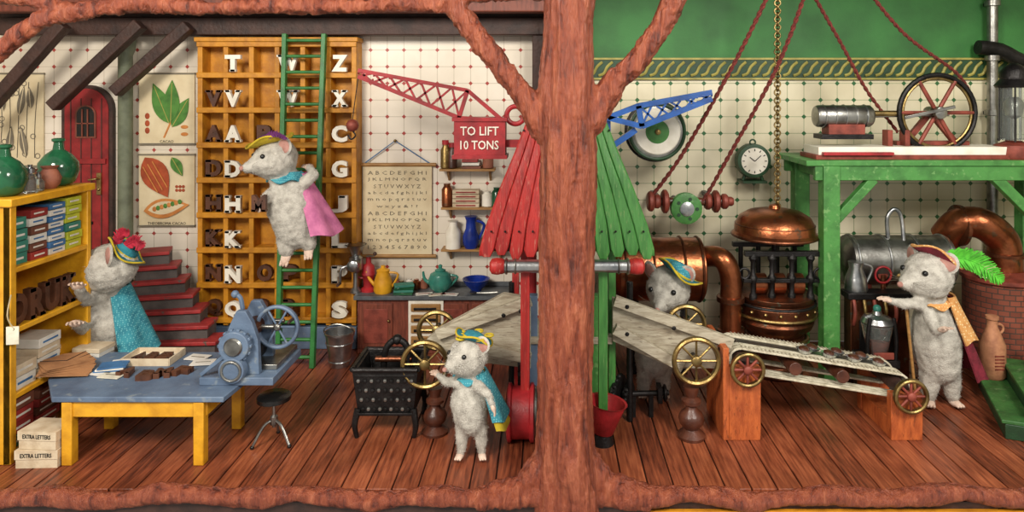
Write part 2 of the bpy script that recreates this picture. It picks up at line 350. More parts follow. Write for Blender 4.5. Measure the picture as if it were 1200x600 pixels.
def feather(o,pts,w,m,n=70):
    pts=smooth([V(p) for p in pts],12); o.tube(pts,.012,m,6,0,.004); N=len(pts)
    for i in range(n):
        t=i/n; p=pts[int(t*(N-1))]; d=(pts[min(int(t*(N-1))+1,N-1)]-pts[max(int(t*(N-1))-1,0)]).normalized()
        ww=w*math.sin(math.pi*min(1,t*.9+.12))**.6
        for sgn in (-1,1):
            s=d.cross(Y3+V((random.uniform(-.5,.5),0,random.uniform(-.5,.5)))).normalized()*sgn
            e=p+(s+d*.8).normalized()*ww*random.uniform(.8,1.1); q=d*.02
            o.add([p-q,p+q,e+q*.3,e-q*.5],[(0,1,2,3)],m)
def cape(o,top,bot,r0,r1,a0,a1,m,wave=.04,rows=9,cols=30,ry=1,pw=1):
    R=[]
    for i in range(rows):
        t=i/(rows-1); c=top.lerp(bot,t); r=lerp(r0,r1,t**pw)
        R.append([c+V((math.cos(a)*r*(1+wave*t*math.sin(7*a)),math.sin(a)*r*ry*(1+wave*t*math.sin(7*a)),.03*t*math.sin(5*a))) for a in [math.radians(lerp(a0,a1,j/(cols-1))) for j in range(cols)]])
    o.sheet(R,.025,m)
def mouse(hip,chest,head,nose,R,hr,arms,legs,seed=1,up=Z3,tail=None,whisk=True,extra=None):
    random.seed(seed); o=O('toy_mouse'); nd=nose.normalized(); sd=nd.cross(up).normalized(); u=sd.cross(nd)
    mid=hip.lerp(chest,.45); tip=head+nd*hr*1.5-u*hr*.2
    ch=[[(hip,R*.86),(mid,R),(chest,R*.66),(head-u*hr*.1,hr*.6)],[(head,hr),(head+nd*hr*.6-u*hr*.1,hr*.6),(tip,hr*.16)],
        [(head-nd*hr*.15+u*hr*.1,hr*.98),(head+nd*hr*.1,hr*.95)]]
    for a in arms: ch.append([(a[0],R*.28),(a[1],R*.22),(a[2],R*.14)])
    for l in legs: ch.append([(l[0],R*.46),(l[1],R*.32),(l[2],R*.18)])
    vs,ns,fs=blob(ch,.025,5,lambda v,n:.014*noise.noise(v*9)+.008*noise.noise(v*25))
    o.add(vs,fs,fur)
    cand=list(range(len(vs))); bl=[];bf=[]
    for k in range(14000):
        i=random.choice(cand); n=ns[i]; t=V((random.uniform(-1,1),random.uniform(-1,1),random.uniform(-1,1)))
        t=(t-n*t.dot(n)); 
        if t.length<.05: continue
        t.normalize(); p=vs[i]+V((random.uniform(-1,1),random.uniform(-1,1),random.uniform(-1,1)))*.012-n*.004
        L=random.uniform(.014,.036); d=(n*random.uniform(.1,.8)+t*.9).normalized(); w=n.cross(t)*.0024
        b=len(bl); bl+= [p-w,p+w,p+d*L]; bf.append((b,b+1,b+2))
    o.add(bl,bf,fibre)
    for s in (-1,1):
        e=head+(nd*.78+sd*s*.5+u*.3).normalized()*hr*1.0; o.sph(e,hr*.12,black,n=12)
        ec=head+(u*.72+sd*s*.82-nd*.15)*hr*1.02; fn=(nd*.7+sd*s*.35).normalized(); ex=u.cross(fn).normalized(); ey=fn.cross(ex)
        Rm=Matrix((ex,ey,fn)).transposed()
        o.sph(ec,hr*.42,fur,(1,1.1,.2),Rm,18); o.sph(ec+fn*hr*.05,hr*.32,earpink,(1,1.1,.16),Rm,16)
        if whisk:
            for q in (-.25,0,.25):
                a=head+nd*hr*1.2+sd*s*hr*.2-u*hr*.1; o.tube([a,a+(sd*s+nd*.2+u*q)*hr*.4,a+(sd*s+u*q*1.3)*hr*.8],.003,inkg,4,3,.001)
    o.sph(tip+nd*hr*.11,hr*.12,earpink,n=12)
    a=tip-u*hr*.15-nd*hr*.02; o.tube([a+sd*hr*.15-nd*hr*.18,a,a-sd*hr*.15-nd*hr*.18],.007,ink,5,3)
    for ar in arms: paw(o,ar[2],(ar[2]-ar[1]),ar[3] if len(ar)>3 else Z3,R*.2,skin)
    for l in legs:
        f=l[2]; d=(l[3] if len(l)>3 else V((nd.x,nd.y,0))).normalized(); sd2=d.cross(Z3 if abs(d.z)<.8 else Y3).normalized(); uu=sd2.cross(d)
        Rm=Matrix((sd2,d,uu)).transposed(); s=R*.24
        o.sph(f+d*s*.5,s,skin,(.85,1.5,.6),Rm,16)
        for i in (-1,0,1):
            q=f+d*s*1.6+sd2*i*s*.5; o.tube([q-d*s*.3,q+d*s*.25,q+d*s*.5-uu*s*.12],s*.3,skin,8,2,s*.18)
    if extra: extra(o,head,nd,sd,u,hr,chest)
    return o
# ================= ROOM =================
BY=4.7
fm=floormat('floor_boards_wood',.3)
o=O('floor'); x=-10.5
o.bx(-10.5,9.3,0,BY,-.12,-.03,darkwood)
while x<9.3:
    o.bx(x+.01,x+.29,-.05,BY,-.05,0,fm); x+=.3
o.done(.006,False)
tl=tilemat('wall_tiles_red_dot','e4dbcc','9c3830','bfb4a2',.31,.13,'d0c6b4')
tr=tilemat('wall_tiles_green_dot','e3dbc0','2f6338','a2a684',.31,.15,'cdc4a6')
o=O('wall_back'); o.bx(-10.5,.15,BY,BY+.15,0,7.6,tl); o.bx(.15,9.3,BY,BY+.15,0,5.08,tr); o.bx(.15,9.3,BY,BY+.15,5.08,7.6,greenwall); o.done(0,False)
o=O('wall_left'); o.bx(-10.7,-10.5,0,BY,0,7.6,tl); o.done(0,False)
o=O('wall_right'); o.bx(9.3,9.5,0,BY,0,7.6,tr); o.done(0,False)
o=O('wall_divider'); o.bx(.1,.3,3.6,BY,0,7.5,darkwood); o.done(0,False)
o=O('ceiling'); o.bx(-10.5,9.3,.3,BY,7.5,7.7,darkwood); o.done(0,False)
o=O('trim_1'); z0,z1=4.86,5.27
o.bx(.3,9.3,BY-.04,BY,z0,z1,dkgreen)
for z in (z0+.02,z1-.02): o.bx(.3,9.3,BY-.06,BY,z-.018,z+.018,gilt)
x=.4
while x<9.2:
    o.tube([V((x,BY-.05,z0+.08)),V((x+.1,BY-.05,z0+.12)),V((x+.16,BY-.05,z0+.24)),V((x+.26,BY-.05,z0+.33))],.028,gilt,6,3); x+=.19
o.done()
o=O('ceiling_beam'); o.bx(-9.9,.08,4.3,4.6,5.66,5.98,darkwood); o.bx(-9.9,.08,3.8,4.1,6.02,6.34,redwood)
o.bx(-10.4,.08,4.45,4.66,5.98,7.5,darkwood)
o.bx(-.25,.05,4.3,4.44,4.3,5.66,darkwood)
o.done(.02)
o=O('roof_brace')
for a,b in ((P(-20,135,3.9),P(75,28,3.9)),(P(62,125,4.0),P(165,28,4.0)),(P(135,108,4.15),P(222,30,4.15))): o.bar(a,b,.2,.22,darkwood,Y3)
o.done(.02)
o=O('baseboard_front'); o.bx(-7.5,7,-.1,-.02,-1.2,-.12,darkwood); o.bx(1.2,7,-.16,-.1,-1.2,-.2,ochre)
x=1.3
while x<7: o.bx(x,x+.03,-.17,-.16,-1.2,-.2,lightwood); x+=.25
o.done(.005)
# ================= TREE =================
def Pt(px,py,r,y=.05): return (P(px,py,y),r)
ch=[[Pt(672,-40,.29),Pt(665,30,.28),Pt(664,110,.34),Pt(666,180,.335),Pt(664,300,.32),Pt(662,420,.32),Pt(662,510,.335),Pt(662,560,.38),Pt(662,590,.41)],
 [Pt(640,150,.2),Pt(607,104,.13),Pt(572,60,.125),Pt(540,18,.125),Pt(515,-20,.125)],
 [Pt(690,140,.2),Pt(722,94,.135),Pt(752,66,.125),Pt(783,18,.13),Pt(800,-20,.13)],
 [Pt(540,8,.1),Pt(480,4,.085),Pt(400,8,.075),Pt(320,6,.085),Pt(240,10,.075),Pt(160,4,.085),Pt(90,14,.1),Pt(45,24,.095),Pt(15,48,.095),Pt(-20,75,.1)],
 [Pt(90,14,.08),Pt(40,0,.08),Pt(-20,-5,.08)],[Pt(520,-4,.1),Pt(600,-8,.08),Pt(660,-10,.1)],
 [Pt(645,535,.17,0),Pt(615,570,.13,-.05),Pt(560,583,.1,-.05)],[Pt(682,535,.17,0),Pt(712,568,.13,-.05),Pt(770,581,.1,-.05)],
 [Pt(668,450,.18,-.12),Pt(670,540,.22,-.18),Pt(680,590,.2,-.2)]]
lg=[]
for i in range(-1,33):
    px=-60+i*41; lg.append(Pt(px,582+4*math.sin(i*1.7)+2*math.sin(i*.6),.105+.02*math.sin(i*2.3),-.1))
ch.append(lg)
def bdf(v,n):
    if v.z<.1 and abs(v.x-.2)>1.0: return .02*noise.noise(V((v.x*2.5,v.y*9,v.z*9)))+.012*noise.noise(v*14)
    s=.8 if abs(v.x-.2)<.6 else 4
    a=noise.noise(V((v.x*6,v.y*6,v.z*s))); b=noise.noise(V((v.x*13+3,v.y*13,v.z*s*1.8)))
    return .03*a-.05*abs(b)+.01*noise.noise(v*18)+.02
vs,ns,fs=blob(ch,.026,3,bdf)
o=O('tree_trunk'); o.add(vs,fs,bark); o.done(ang=180)
# ================= LEFT ROOM =================
o=O('letter_cabinet'); yf=4.32; k=K(yf)
cx0,cx1=-6.3,-3.42; cz0,cz1=.42,5.54
o.bx(cx0,cx1,4.62,4.69,cz0,cz1,ochre)
for i in range(7):
    x=lerp(cx0+.05,cx1-.05,i/6); o.bx(x-.045,x+.045,yf,4.62,cz0,cz1,ochre)
zr=[P(0,47+41*i,yf).z for i in range(9)]; zr[0]=5.5
for z in zr: o.bx(cx0,cx1,yf-.03,4.62,z-.05,z+.05,ochre)
o.bx(cx0-.03,cx1+.03,yf-.06,4.66,cz1,cz1+.08,ochre)
o.bx(cx0,cx1,4.3,4.66,0,cz0-.02,bluetab)
o.done(.01)
o=O('wooden_letters')
wr=['T','V','A','D','H','K','N','Q']; last=['Z','X','C','G','J','L','P','S']; c2=['','','B','','','','O','R']; c3=['W','W','','','','','P','R']
cw=(cx1-cx0-.1)/6
for r in range(8):
    z=zr[r+1]+.05+.16
    for c,(chs,m) in enumerate([(wr[r] if r else '',brownL),(wr[r],white),(c2[r],brownL),(c3[r],brownL if r>1 else white),('',None),(last[r],white)]):
        if not chs: continue
        x=cx0+.05+cw*(c+.5); h=.3
        if c==1: x-=.06
        o.slab(chs,(x,yf-.06 if m is white else yf+.06,z),h,m,.08,w=.28 if chs!='W' else .36)
o.done()
o=O('ladder'); b0=P(326,431,FY(431)); t0=P(334,40,4.18); b1=P(366,431,FY(431)); t1=P(380,40,4.18)
b0.z=b1.z=.0
o.bar(b0,t0,.08,.11,ladderg); o.bar(b1,t1,.08,.11,ladderg)
for i in range(20):
    t=(i+.6)/20; o.cyl(b0.lerp(t0,t),b1.lerp(t1,t),.03,ladderg,n=10)
o.done(.008)
def poster(name,px0,py0,px1,py1,paint,y=4.66):
    a=P(px0,py1,y);b=P(px1,py0,y); o=O(name); o.bx(a.x,b.x,y,y+.03,a.z,b.z,cream)
    for q in (a.z+.02,b.z-.02): o.bx(a.x-.01,b.x+.01,y-.01,y+.035,q-.015,q+.015,inkg)
    paint(o,lambda u,v:V((lerp(a.x,b.x,u),y-.004,lerp(a.z,b.z,v)))); return o.done()
_lf=[0]
def leafs(o,c,d,L,W,m,n=10,rib=None):
    _lf[0]+=1; c=c-V((0,.004*(_lf[0]%9),0)); d=d.normalized(); s=d.cross(Y3); pts=[]
    for i in range(n+1): t=i/n; pts.append(c+d*L*t+s*W*math.sin(math.pi*t**.8))
    for i in range(n-1,0,-1): t=i/n; pts.append(c+d*L*t-s*W*math.sin(math.pi*t**.8))
    o.prism(pts,V((0,-.006,0)),m)
    if rib: o.bar(c+V((0,-.009,0)),c+d*L*.93+V((0,-.009,0)),.012,.006,rib,Y3)
def dv(a): return V((math.cos(math.radians(a)),0,math.sin(math.radians(a))))
def pa(o,q):
    o.bar(q(.45,.1),q(.62,.4),.03,.01,podo,Y3)
    leafs(o,q(.6,.25),dv(60),.62,.14,leafg,rib=gilt); leafs(o,q(.55,.3),dv(112),.8,.17,leafg,rib=gilt); leafs(o,q(.58,.32),dv(88),.78,.15,leafg,rib=gilt)
    o.text('CACAO',q(.5,.05),.05,ink,.004)
    for t in (.2,.3,.4): o.sph(q(.15,t),.045,podr,(1,.1,1.3))
    for t in (.15,.25): o.sph(q(.82,t),.05,podo,(1.4,.1,.7))
def pb(o,q):
    leafs(o,q(.6,.95),dv(-60),.4,.1,leafg,rib=gilt)
    leafs(o,q(.12,.95),dv(-60),.85,.25,podr); 
    for w in (-.1,0,.1): 
        c=q(.18,.86)-V((0,.045,0))+dv(30)*w; o.bar(c,c+dv(-60)*.55,.018,.008,podo,Y3)
    leafs(o,q(.1,.22),dv(8),.85,.18,podo); leafs(o,q(.18,.235),dv(8),.68,.12,cream)
    for i in range(8): o.sph(q(.3+i*.065,.25+.014*i)-V((0,.04,0)),.038,leafg if i%2 else podo,(1,.15,1.2))
    for i in range(6): o.sph(q(.68+.06*(i%3),.5+.05*(i//3)),.03,podr,(1,.15,1))
    o.text('THEOBROMA CACAO',q(.5,.05),.05,ink,.004)
def pc(o,q):
    for (u,v,a,L) in ((.2,.6,100,.5),(.5,.55,80,.55),(.75,.62,95,.4),(.3,.15,85,.5),(.65,.12,100,.55)):
        leafs(o,q(u,v),dv(a),L,.07,inkg,rib=cream)
    for i in range(14): o.torus(q(random.random()*.8+.1,random.random()*.85+.08),Y3,.045,.008,inkg,14,4,.4)
    for i in range(5): o.tube([q(.1+.18*i,.1),q(.15+.17*i,.5),q(.1+.2*i,.9)],.006,ink,4,4)
poster('botanical_poster',163,85,228,170,pa); poster('botanical_poster',163,180,228,266,pb); poster('botanical_poster',-6,85,51,196,pc)
# arched door
o=O('door_1'); yd=4.6; a=P(72,0,yd).x;b=P(132,0,yd).x;zt=P(0,128,yd).z;zb=0; cx=(a+b)/2; r=(b-a)/2
def arch(w,z1,n=14,c=cx,zb=0): return [V((c-w,yd,zb)),V((c+w,yd,zb))]+[V((c+w*math.cos(math.pi*i/n),yd,z1+w*.95*math.sin(math.pi*i/n))) for i in range(n+1)]
o.prism(arch(r,zt),V((0,.09,0)),darkwood)
o.prism([p+V((0,-.02,0)) for p in arch(r-.07,zt)],V((0,.05,0)),reddoor)
for i in range(1,5): x=a+(b-a)*i/5; o.bx(x-.008,x+.008,yd-.03,yd,.1,zt+.2,darkwood)
o.prism([p+V((0,-.05,0)) for p in arch(.16,zt-.1,c=cx,zb=zt-.5)],V((0,.04,0)),black)
o.prism([p+V((0,-.045,0)) for p in arch(.19,zt-.1,c=cx,zb=zt-.53)],V((0,.03,0)),redwood)
for dx in (-.05,.05): o.bx(cx+dx-.01,cx+dx+.01,yd-.07,yd-.05,zt-.5,zt,redwood)
o.bx(cx-.16,cx+.16,yd-.07,yd-.05,zt-.27,zt-.25,redwood)
for z in (zt-1.0,.5): o.bx(a+.1,b-.1,yd-.06,yd,z,z+.09,reddoor)
h=P(118,215,yd); o.bx(h.x-.04,h.x+.04,yd-.06,yd-.02,h.z-.2,h.z+.2,gold); o.tube([h+V((0,-.06,.1)),h+V((0,-.14,.1)),h+V((-.13,-.14,.08))],.022,gold,8,4); o.sph(h+V((0,-.06,-.1)),.03,gold)
for z in (2.2,1.0): o.bx(a+.07,a+.6,yd-.045,yd-.02,z,z+.05,iron)
o.done(.008)
o=O('column'); c=P(147,0,4.45).x; o.lathe((c,4.45,0),[(.17,0),(.17,.15),(.13,.22),(.12,5.3),(.16,5.4),(.18,5.6)],greycol,n=20); o.done()
o=O('staircase'); n=8
for i in range(n):
    t=i/(n-1); px=lerp(214,182,t**.9); w=lerp(46,14,t); y=lerp(3.45,4.15,t); z=.2+.225*i
    xc=P(px,0,y).x; ww=w*1.45/K(y)
    rot=lerp(0,22,t)
    o.box((xc,y,z/2),(ww*1.6,.42,z),stairgrey,(0,0,rot)); o.box((xc,y-.02,z+.025),(ww*1.68,.48,.06),stairred,(0,0,rot))
o.done(.01)
# side shelf
o=O('shelf_unit'); xs=-6.63; y0,y1=.45,1.95; xb=-7.7
for y in (y0,y1-.08): o.bx(xb,xs,y,y+.08,0,3.22,yellow)
o.bx(xb-.02,xs+.04,y0-.04,y1+.04,3.2,3.3,yellow); o.bx(xb,xb+.05,y0,y1,0,3.2,yellow)
SZ=[.06,.78,1.6,2.36]
for z in SZ: o.bx(xb,xs,y0+.08,y1-.08,z,z+.07,yellow)
o.bx(xs-.1,xs,y0,y0+.1,0,3.2,yellow)
o.done(.012)
o=O('card_boxes')
def stack(x0,x1,y0,y1,z,n,h,ms,lab=None):
    for i in range(n):
        j=random.uniform(-.02,.02); m=ms[i%len(ms)]; e=random.uniform(-.012,.012)
        o.bx(x0+j,x1+j,y0+e,y1+e,z+i*h,z+(i+1)*h-.01,m)
        o.bx(x1+j-.003,x1+j+.004,y0+.06,y1-.06,z+i*h+h*.36,z+(i+1)*h-h*.44,whitebox if m!=whitebox else bluebox)
z=SZ[3]+.07
stack(-7.1,-6.7,.57,.83,z,4,.15,[tealbox,tealbox]); stack(-7.1,-6.7,.87,1.17,z,6,.11,[redbox,brownbox,whitebox,brownbox,whitebox]); stack(-7.1,-6.7,1.2,1.5,z,8,.086,[whitebox,bluebox]); stack(-7.1,-6.7,1.53,1.83,z,6,.12,[yelbox,yelbox,tealbox,yelbox])
z=SZ[0]+.07; stack(-7.1,-6.7,.56,.95,z,4,.15,[tealbox,redbox,redbox,brownbox]); stack(-7.1,-6.7,1.0,1.4,z,5,.11,[brownbox,redbox])
z=SZ[1]+.07; stack(-7.1,-6.68,.58,.95,z,2,.16,[whitebox,boxb]); stack(-7.1,-6.68,1.0,1.4,z,4,.13,[boxb,whitebox])
o.done(.006)
o=O('display_letters')
for i,chh in enumerate('DRUK'):
    y=.68+i*.29; o.slab(chh,(-6.74+.02*(i%2),y,SZ[2]+.07+.2),.4,brownL,.1,r=Y3,u=Z3,w=.27)
o.done()
def bottle(name,c,prof,m,n=24,sc=1): o=O(name); o.lathe(c,[(r*sc,h*sc) for r,h in prof],m,n=n); return o
jug=[(.13,0),(.2,.05),(.25,.2),(.24,.32),(.16,.43),(.07,.5),(.055,.6),(.08,.62),(.08,.65),(.05,.66)]
z=3.3
bottle('green_glass_bottle',(-6.9,.7,z),jug,gglass,sc=1.0).done(); bottle('green_glass_bottle',(-6.93,1.7,z),jug,gglass,sc=1.02).done()
for (x,y,s) in ((-6.82,1.38,1),(-6.98,1.22,.9)): bottle('clay_pot',(x,y,z),[(.07,0),(.12,.06),(.14,.15),(.1,.24),(.08,.27),(.11,.31),(.08,.31)],clay,sc=s).done()
for (x,y,s) in ((-6.78,.97,1),(-7.0,1.02,1.1),(-6.8,1.14,.7)):
    o=bottle('glass_jar',(x,y,z),[(.08,0),(.1,.02),(.1,.18),(.05,.24),(.05,.28)],glass,sc=s); o.lathe((x,y,z+.26*s),[(.055*s,0),(.055*s,.06*s),(.02*s,.08*s),(.03*s,.11*s)],silver); o.done()
# table
o=O('work_table'); zt=.86
pts=[(-6.1,.42),(-3.98,.42),(-3.86,1.9),(-6.55,1.9),(-6.55,.98)]
o.prism([V((x,y,zt-.07)) for x,y in pts],V((0,0,.07)),bluetab)
for x,y in ((-5.93,.5),(-4.3,.5),(-6.0,1.42),(-4.25,1.42)): o.box((x,y,(zt-.07)/2),(.13,.13,zt-.07),yellow)
o.bx(-5.93,-4.3,.46,.52,zt-.27,zt-.07,yellow); o.bx(-4.28,-4.22,.5,1.42,zt-.27,zt-.07,yellow); o.bx(-6,-5.94,.5,1.42,zt-.27,zt-.07,yellow); o.bx(-6,-4.3,1.4,1.45,zt-.27,zt-.07,yellow)
o.done(.012)
def tb(px,py):
    k=(py-HZ)/(CZ-.86)/100; y=D/(k)-D; return V(((px-CX)/(k*100),y,.86))
def cbox(name,c,sz,m,rot=0,txt=None,lid=True):
    o=O(name); o.box(c+V((0,0,sz[2]*.4)),(sz[0],sz[1],sz[2]*.8),m,(0,0,rot))
    if lid: o.box(c+V((0,0,sz[2]*.75)),(sz[0]+.02,sz[1]+.02,sz[2]*.5),boxb,(0,0,rot))
    if txt:
        R=Euler((0,0,math.radians(rot))).to_matrix(); o.text(txt,c+R@V((0,-sz[1]/2-.014,sz[2]*.72)),.05,ink,.006,r=R@X3,w=sz[0]*.75)
    return o.done(.006)
cbox('cardboard_box',tb(52,410)+V((.1,0,0)),(.38,.3,.12),whitebox,8,'LETTER'); 
cbox('cardboard_box',tb(110,414),(.4,.3,.12),whitebox,-6); 
o=O('type_tray'); c=tb(180,422); o.box(c+V((0,0,.012)),(.66,.42,.024),paper,(0,0,0))
for dx,dy,sx,sy in ((0,-.21,.66,.02),(0,.21,.66,.02),(-.33,0,.02,.42),(.33,0,.02,.42)): o.box(c+V((dx,dy,.05)),(sx,sy,.1),boxb)
for i,chh in enumerate('ABE'): o.slab(chh,c+V((-.18+.17*i,0,.05)),.22,brownL,.06,r=X3,u=Y3,w=.14)
o.done(.004)
o=O('kraft_envelopes'); c=tb(78,440)
for i in range(5):
    r=Euler((math.radians(10),math.radians(5),math.radians(15+i*11))).to_matrix(); q=c+V((-.02*i,.03*i,.07+.018*i))
    pts=[q+r@V(t) for t in ((-.3,-.15,0),(.3,-.15,0),(.3,.15,0),(.05,.22,0),(-.3,.15,0))]; o.prism(pts,r@V((0,0,.008)),kraft)
    o.bar(q+r@V((-.3,.15,.012)),q+r@V((0,.0,.012)),.01,.006,darkwood); o.bar(q+r@V((.3,.15,.012)),q+r@V((0,.0,.012)),.01,.006,darkwood)
o.done()
o=O('lettered_tiles')
for i,(px,py,chh) in enumerate(((150,439,'A'),(172,443,'B'),(192,440,'M'),(214,438,'F'))):
    o.slab(chh,tb(px,py)+V((0,0,.035)),.2,brownL,.07,r=V((1,.2*(i%3-1),0)).normalized(),u=V((-.2*(i%3-1),1,0)).normalized(),w=.19)
o.done()
o=O('paper_slips')
for px,py,r,m in ((128,432,10,bluebox),(122,438,-15,paper),(145,425,20,paper),(232,420,-10,paper),(238,426,8,paper),(132,441,-8,tagm)):
    o.box(tb(px,py)+V((0,0,.012+.006*random.random())),(.3,.2,.012),m,(0,0,r)); o.box(tb(px,py)+V((0,0,.022)),(.2,.02,.006),inkg,(0,0,r))
for j in range(3): o.box(tb(130,434)+V((.02*j,0,.03+.022*j)),(.34,.24,.02),paper if j%2 else bluebox,(0,0,8+5*j))
o.done()
o=O('price_tag'); q=V((-6.58,.42,1.62)); o.tube([q+V((-.02,0,.5)),q+V((-.05,-.02,.25)),q+V((0,0,.1))],.008,string,5,4); o.box(q,(.14,.012,.22),tagm,(0,0,10)); o.torus(q+V((0,0,.08)),Y3,.02,.006,brass,12,5); o.done()
# press
o=O('printing_press'); zb=.86
o.bx(-4.45,-3.5,.75,1.75,zb,zb+.1,bluetab); o.bx(-4.2,-3.55,1.0,1.75,zb+.1,zb+.17,steel)
for y in (.85,1.3):
    pts=[(-4.2,zb+.1),(-3.72,zb+.1),(-3.74,zb+.55),(-3.82,zb+.78),(-3.9,zb+.92),(-4.02,zb+.92),(-4.1,zb+.75),(-4.2,zb+.5)]
    o.prism([V((x,y,z)) for x,z in pts],V((0,.09,0)),bluetab)
for z,r,m in ((zb+.3,.15,iron),(zb+.6,.12,copperd)): o.cyl((-3.95,.9,z),(-3.95,1.35,z),r,m,n=24)
o.lathe((-4.0,.72,zb+.5),[(.19,0),(.2,.03),(.2,.1),(.15,.12)],bluetab,Y3,28); o.lathe((-4.0,.69,zb+.5),[(.1,0),(.12,.02),(.12,.05)],steel,Y3,20)
o.lathe((-4.02,.7,zb+.2),[(.16,0),(.17,.03),(.17,.12)],bluetab,Y3,28); o.torus((-4.02,.7,zb+.2),Y3,.12,.02,steel)
for i in range(14):
    a=2*math.pi*i/14; o.box((-4.0+.2*math.cos(a),.78,zb+.5+.2*math.sin(a)),(.04,.06,.04),bluetab,(0,-math.degrees(a),0))
o.tube([V((-4.0,1.0,zb+.9)),V((-4.03,1.0,zb+1.05)),V((-4.1,1.0,zb+1.1))],.03,bluetab,8,3); o.sph((-4.1,1.0,zb+1.1),.05,bluetab)
o.cyl((-3.95,1.45,zb+.6),(-3.62,1.45,zb+.6),.03,steel); 
wheel(o,(-3.62,1.2,zb+.6),Y3,.3,bluetab,bluetab,steel,6,.028,.016,.05); o.cyl((-3.95,1.2,zb+.6),(-3.6,1.2,zb+.6),.03,steel)
o.cyl((-3.4,1.2,zb+.72),(-3.4,1.0,zb+.72),.02,darkwood)
o.bar(V((-4.1,.8,zb+.4)),V((-4.45,.8,zb+.12)),.05,.05,bluetab)
o.done(.008)
o=O('stool'); c=V((-3.58,.98,0)); o.lathe(c+V((0,0,.56)),[(.17,0),(.215,.02),(.215,.07),(.19,.09),(.05,.095)],black,n=32)
o.cyl(c+V((0,0,.22)),c+V((0,0,.57)),.022,steel,n=10); o.lathe(c+V((0,0,.26)),[(.05,0),(.05,.1),(.03,.12)],steel,n=14)
for a in (100,215,335):
    d=V((math.cos(math.radians(a)),math.sin(math.radians(a)),0)); o.tube([c+V((0,0,.32)),c+d*.13+V((0,0,.26)),c+d*.27+V((0,0,.025))],.02,steel,8,4); o.sph(c+d*.27+V((0,0,.025)),.028,black)
o.done()
cbox('cardboard_box',V((-6.27,.56,0)),(.5,.34,.22),boxb,2,'EXTRA LETTERS'); cbox('cardboard_box',V((-6.25,.57,.225)),(.48,.34,.22),boxb,-4,'EXTRA LETTERS')
o=O('bucket'); c=P(398,433,FY(431)+.1); c.z=0
o.lathe(c,[(.16,0),(.17,.02),(.24,.55),(.255,.55),(.255,.58),(.235,.58),(.16,.05)],silver,n=30,caps=True); 
for z in (.1,.4): o.torus(c+V((0,0,z)),Z3,.17+.13*z,.01,silver)
o.tube([c+V((-.25,0,.52)),c+V((-.22,-.1,.66)),c+V((0,-.12,.74)),c+V((.22,-.1,.66)),c+V((.25,0,.52))],.012,steel,6,4); o.done()
# counter
o=O('kitchen_counter'); xa=P(415,0,4.05).x; xe=P(598,0,4.05).x
o.bx(xa,xe,4.0,4.66,.97,1.04,greytop); o.bx(xa+.05,xe-.05,4.08,4.66,0,.97,redwood)
for i in range(4):
    w=(xe-xa-.1)/4; x=xa+.05+w*i
    if i!=1:
        o.bx(x+.04,x+w-.04,4.05,4.09,.1,.9,redwood); o.bx(x+.12,x+w-.12,4.04,4.06,.2,.8,rust); o.sph((x+w-.1,4.02,.6),.025,brass)
x=P(478,0,4.0).x; o.bx(x,x+.62,4.03,4.12,.15,.95,white)
for i in range(4): o.bx(x+.05,x+.57,4.0,4.05,.2+.19*i,.33+.19*i,lightwood); o.bx(x+.1,x+.5,3.99,4.01,.22+.19*i,.27+.19*i,iron)
o.bx(xa,xe,4.63,4.68,1.04,1.12,greytop); o.done(.008)
ZC=1.04
def cn(px,y=4.3): return V((P(px,0,y).x,y,ZC))
o=O('alphabet_chart'); y=4.64; a=P(425,300,y); b=P(506,193,y); o.bx(a.x,b.x,y,y+.02,a.z,b.z,cream)
for q in (a.z,b.z): o.cyl((a.x-.08,y,q),(b.x+.08,y,q),.035,lightwood,n=10)
rows=['ABCDEFGHI','JKLMNOPQR','STUVWXYZ','abcdefghijkl','mnopqrstuv','wxyz&!?','ABCDEFGHI','JKLMNOPQR','STUVWXYZ','abcdefghijkl','mnopqrstuv','1234567890']
for i,s in enumerate(rows): o.text(' '.join(s),((a.x+b.x)/2,y-.005,b.z-.15-i*.125),.07,inkg,.004,w=(b.x-a.x)*.85*(len(s)/10 if len(s)<9 else 1),res=1)
top=P(463,165,y); o.tube([V((a.x,y,b.z)),top,V((b.x,y,b.z))],.012,bluebox,5); o.sph(top,.03,brass); o.done()
def jar(o,c,r,h,m,lid=None): 
    o.lathe(c,[(r*.8,0),(r,.04*h),(r,.75*h),(r*.6,.9*h),(r*.65,h)],m,n=18)
    if lid: o.lathe(c+V((0,0,h*.97)),[(r*.7,0),(r*.7,.08)],lid,n=16)
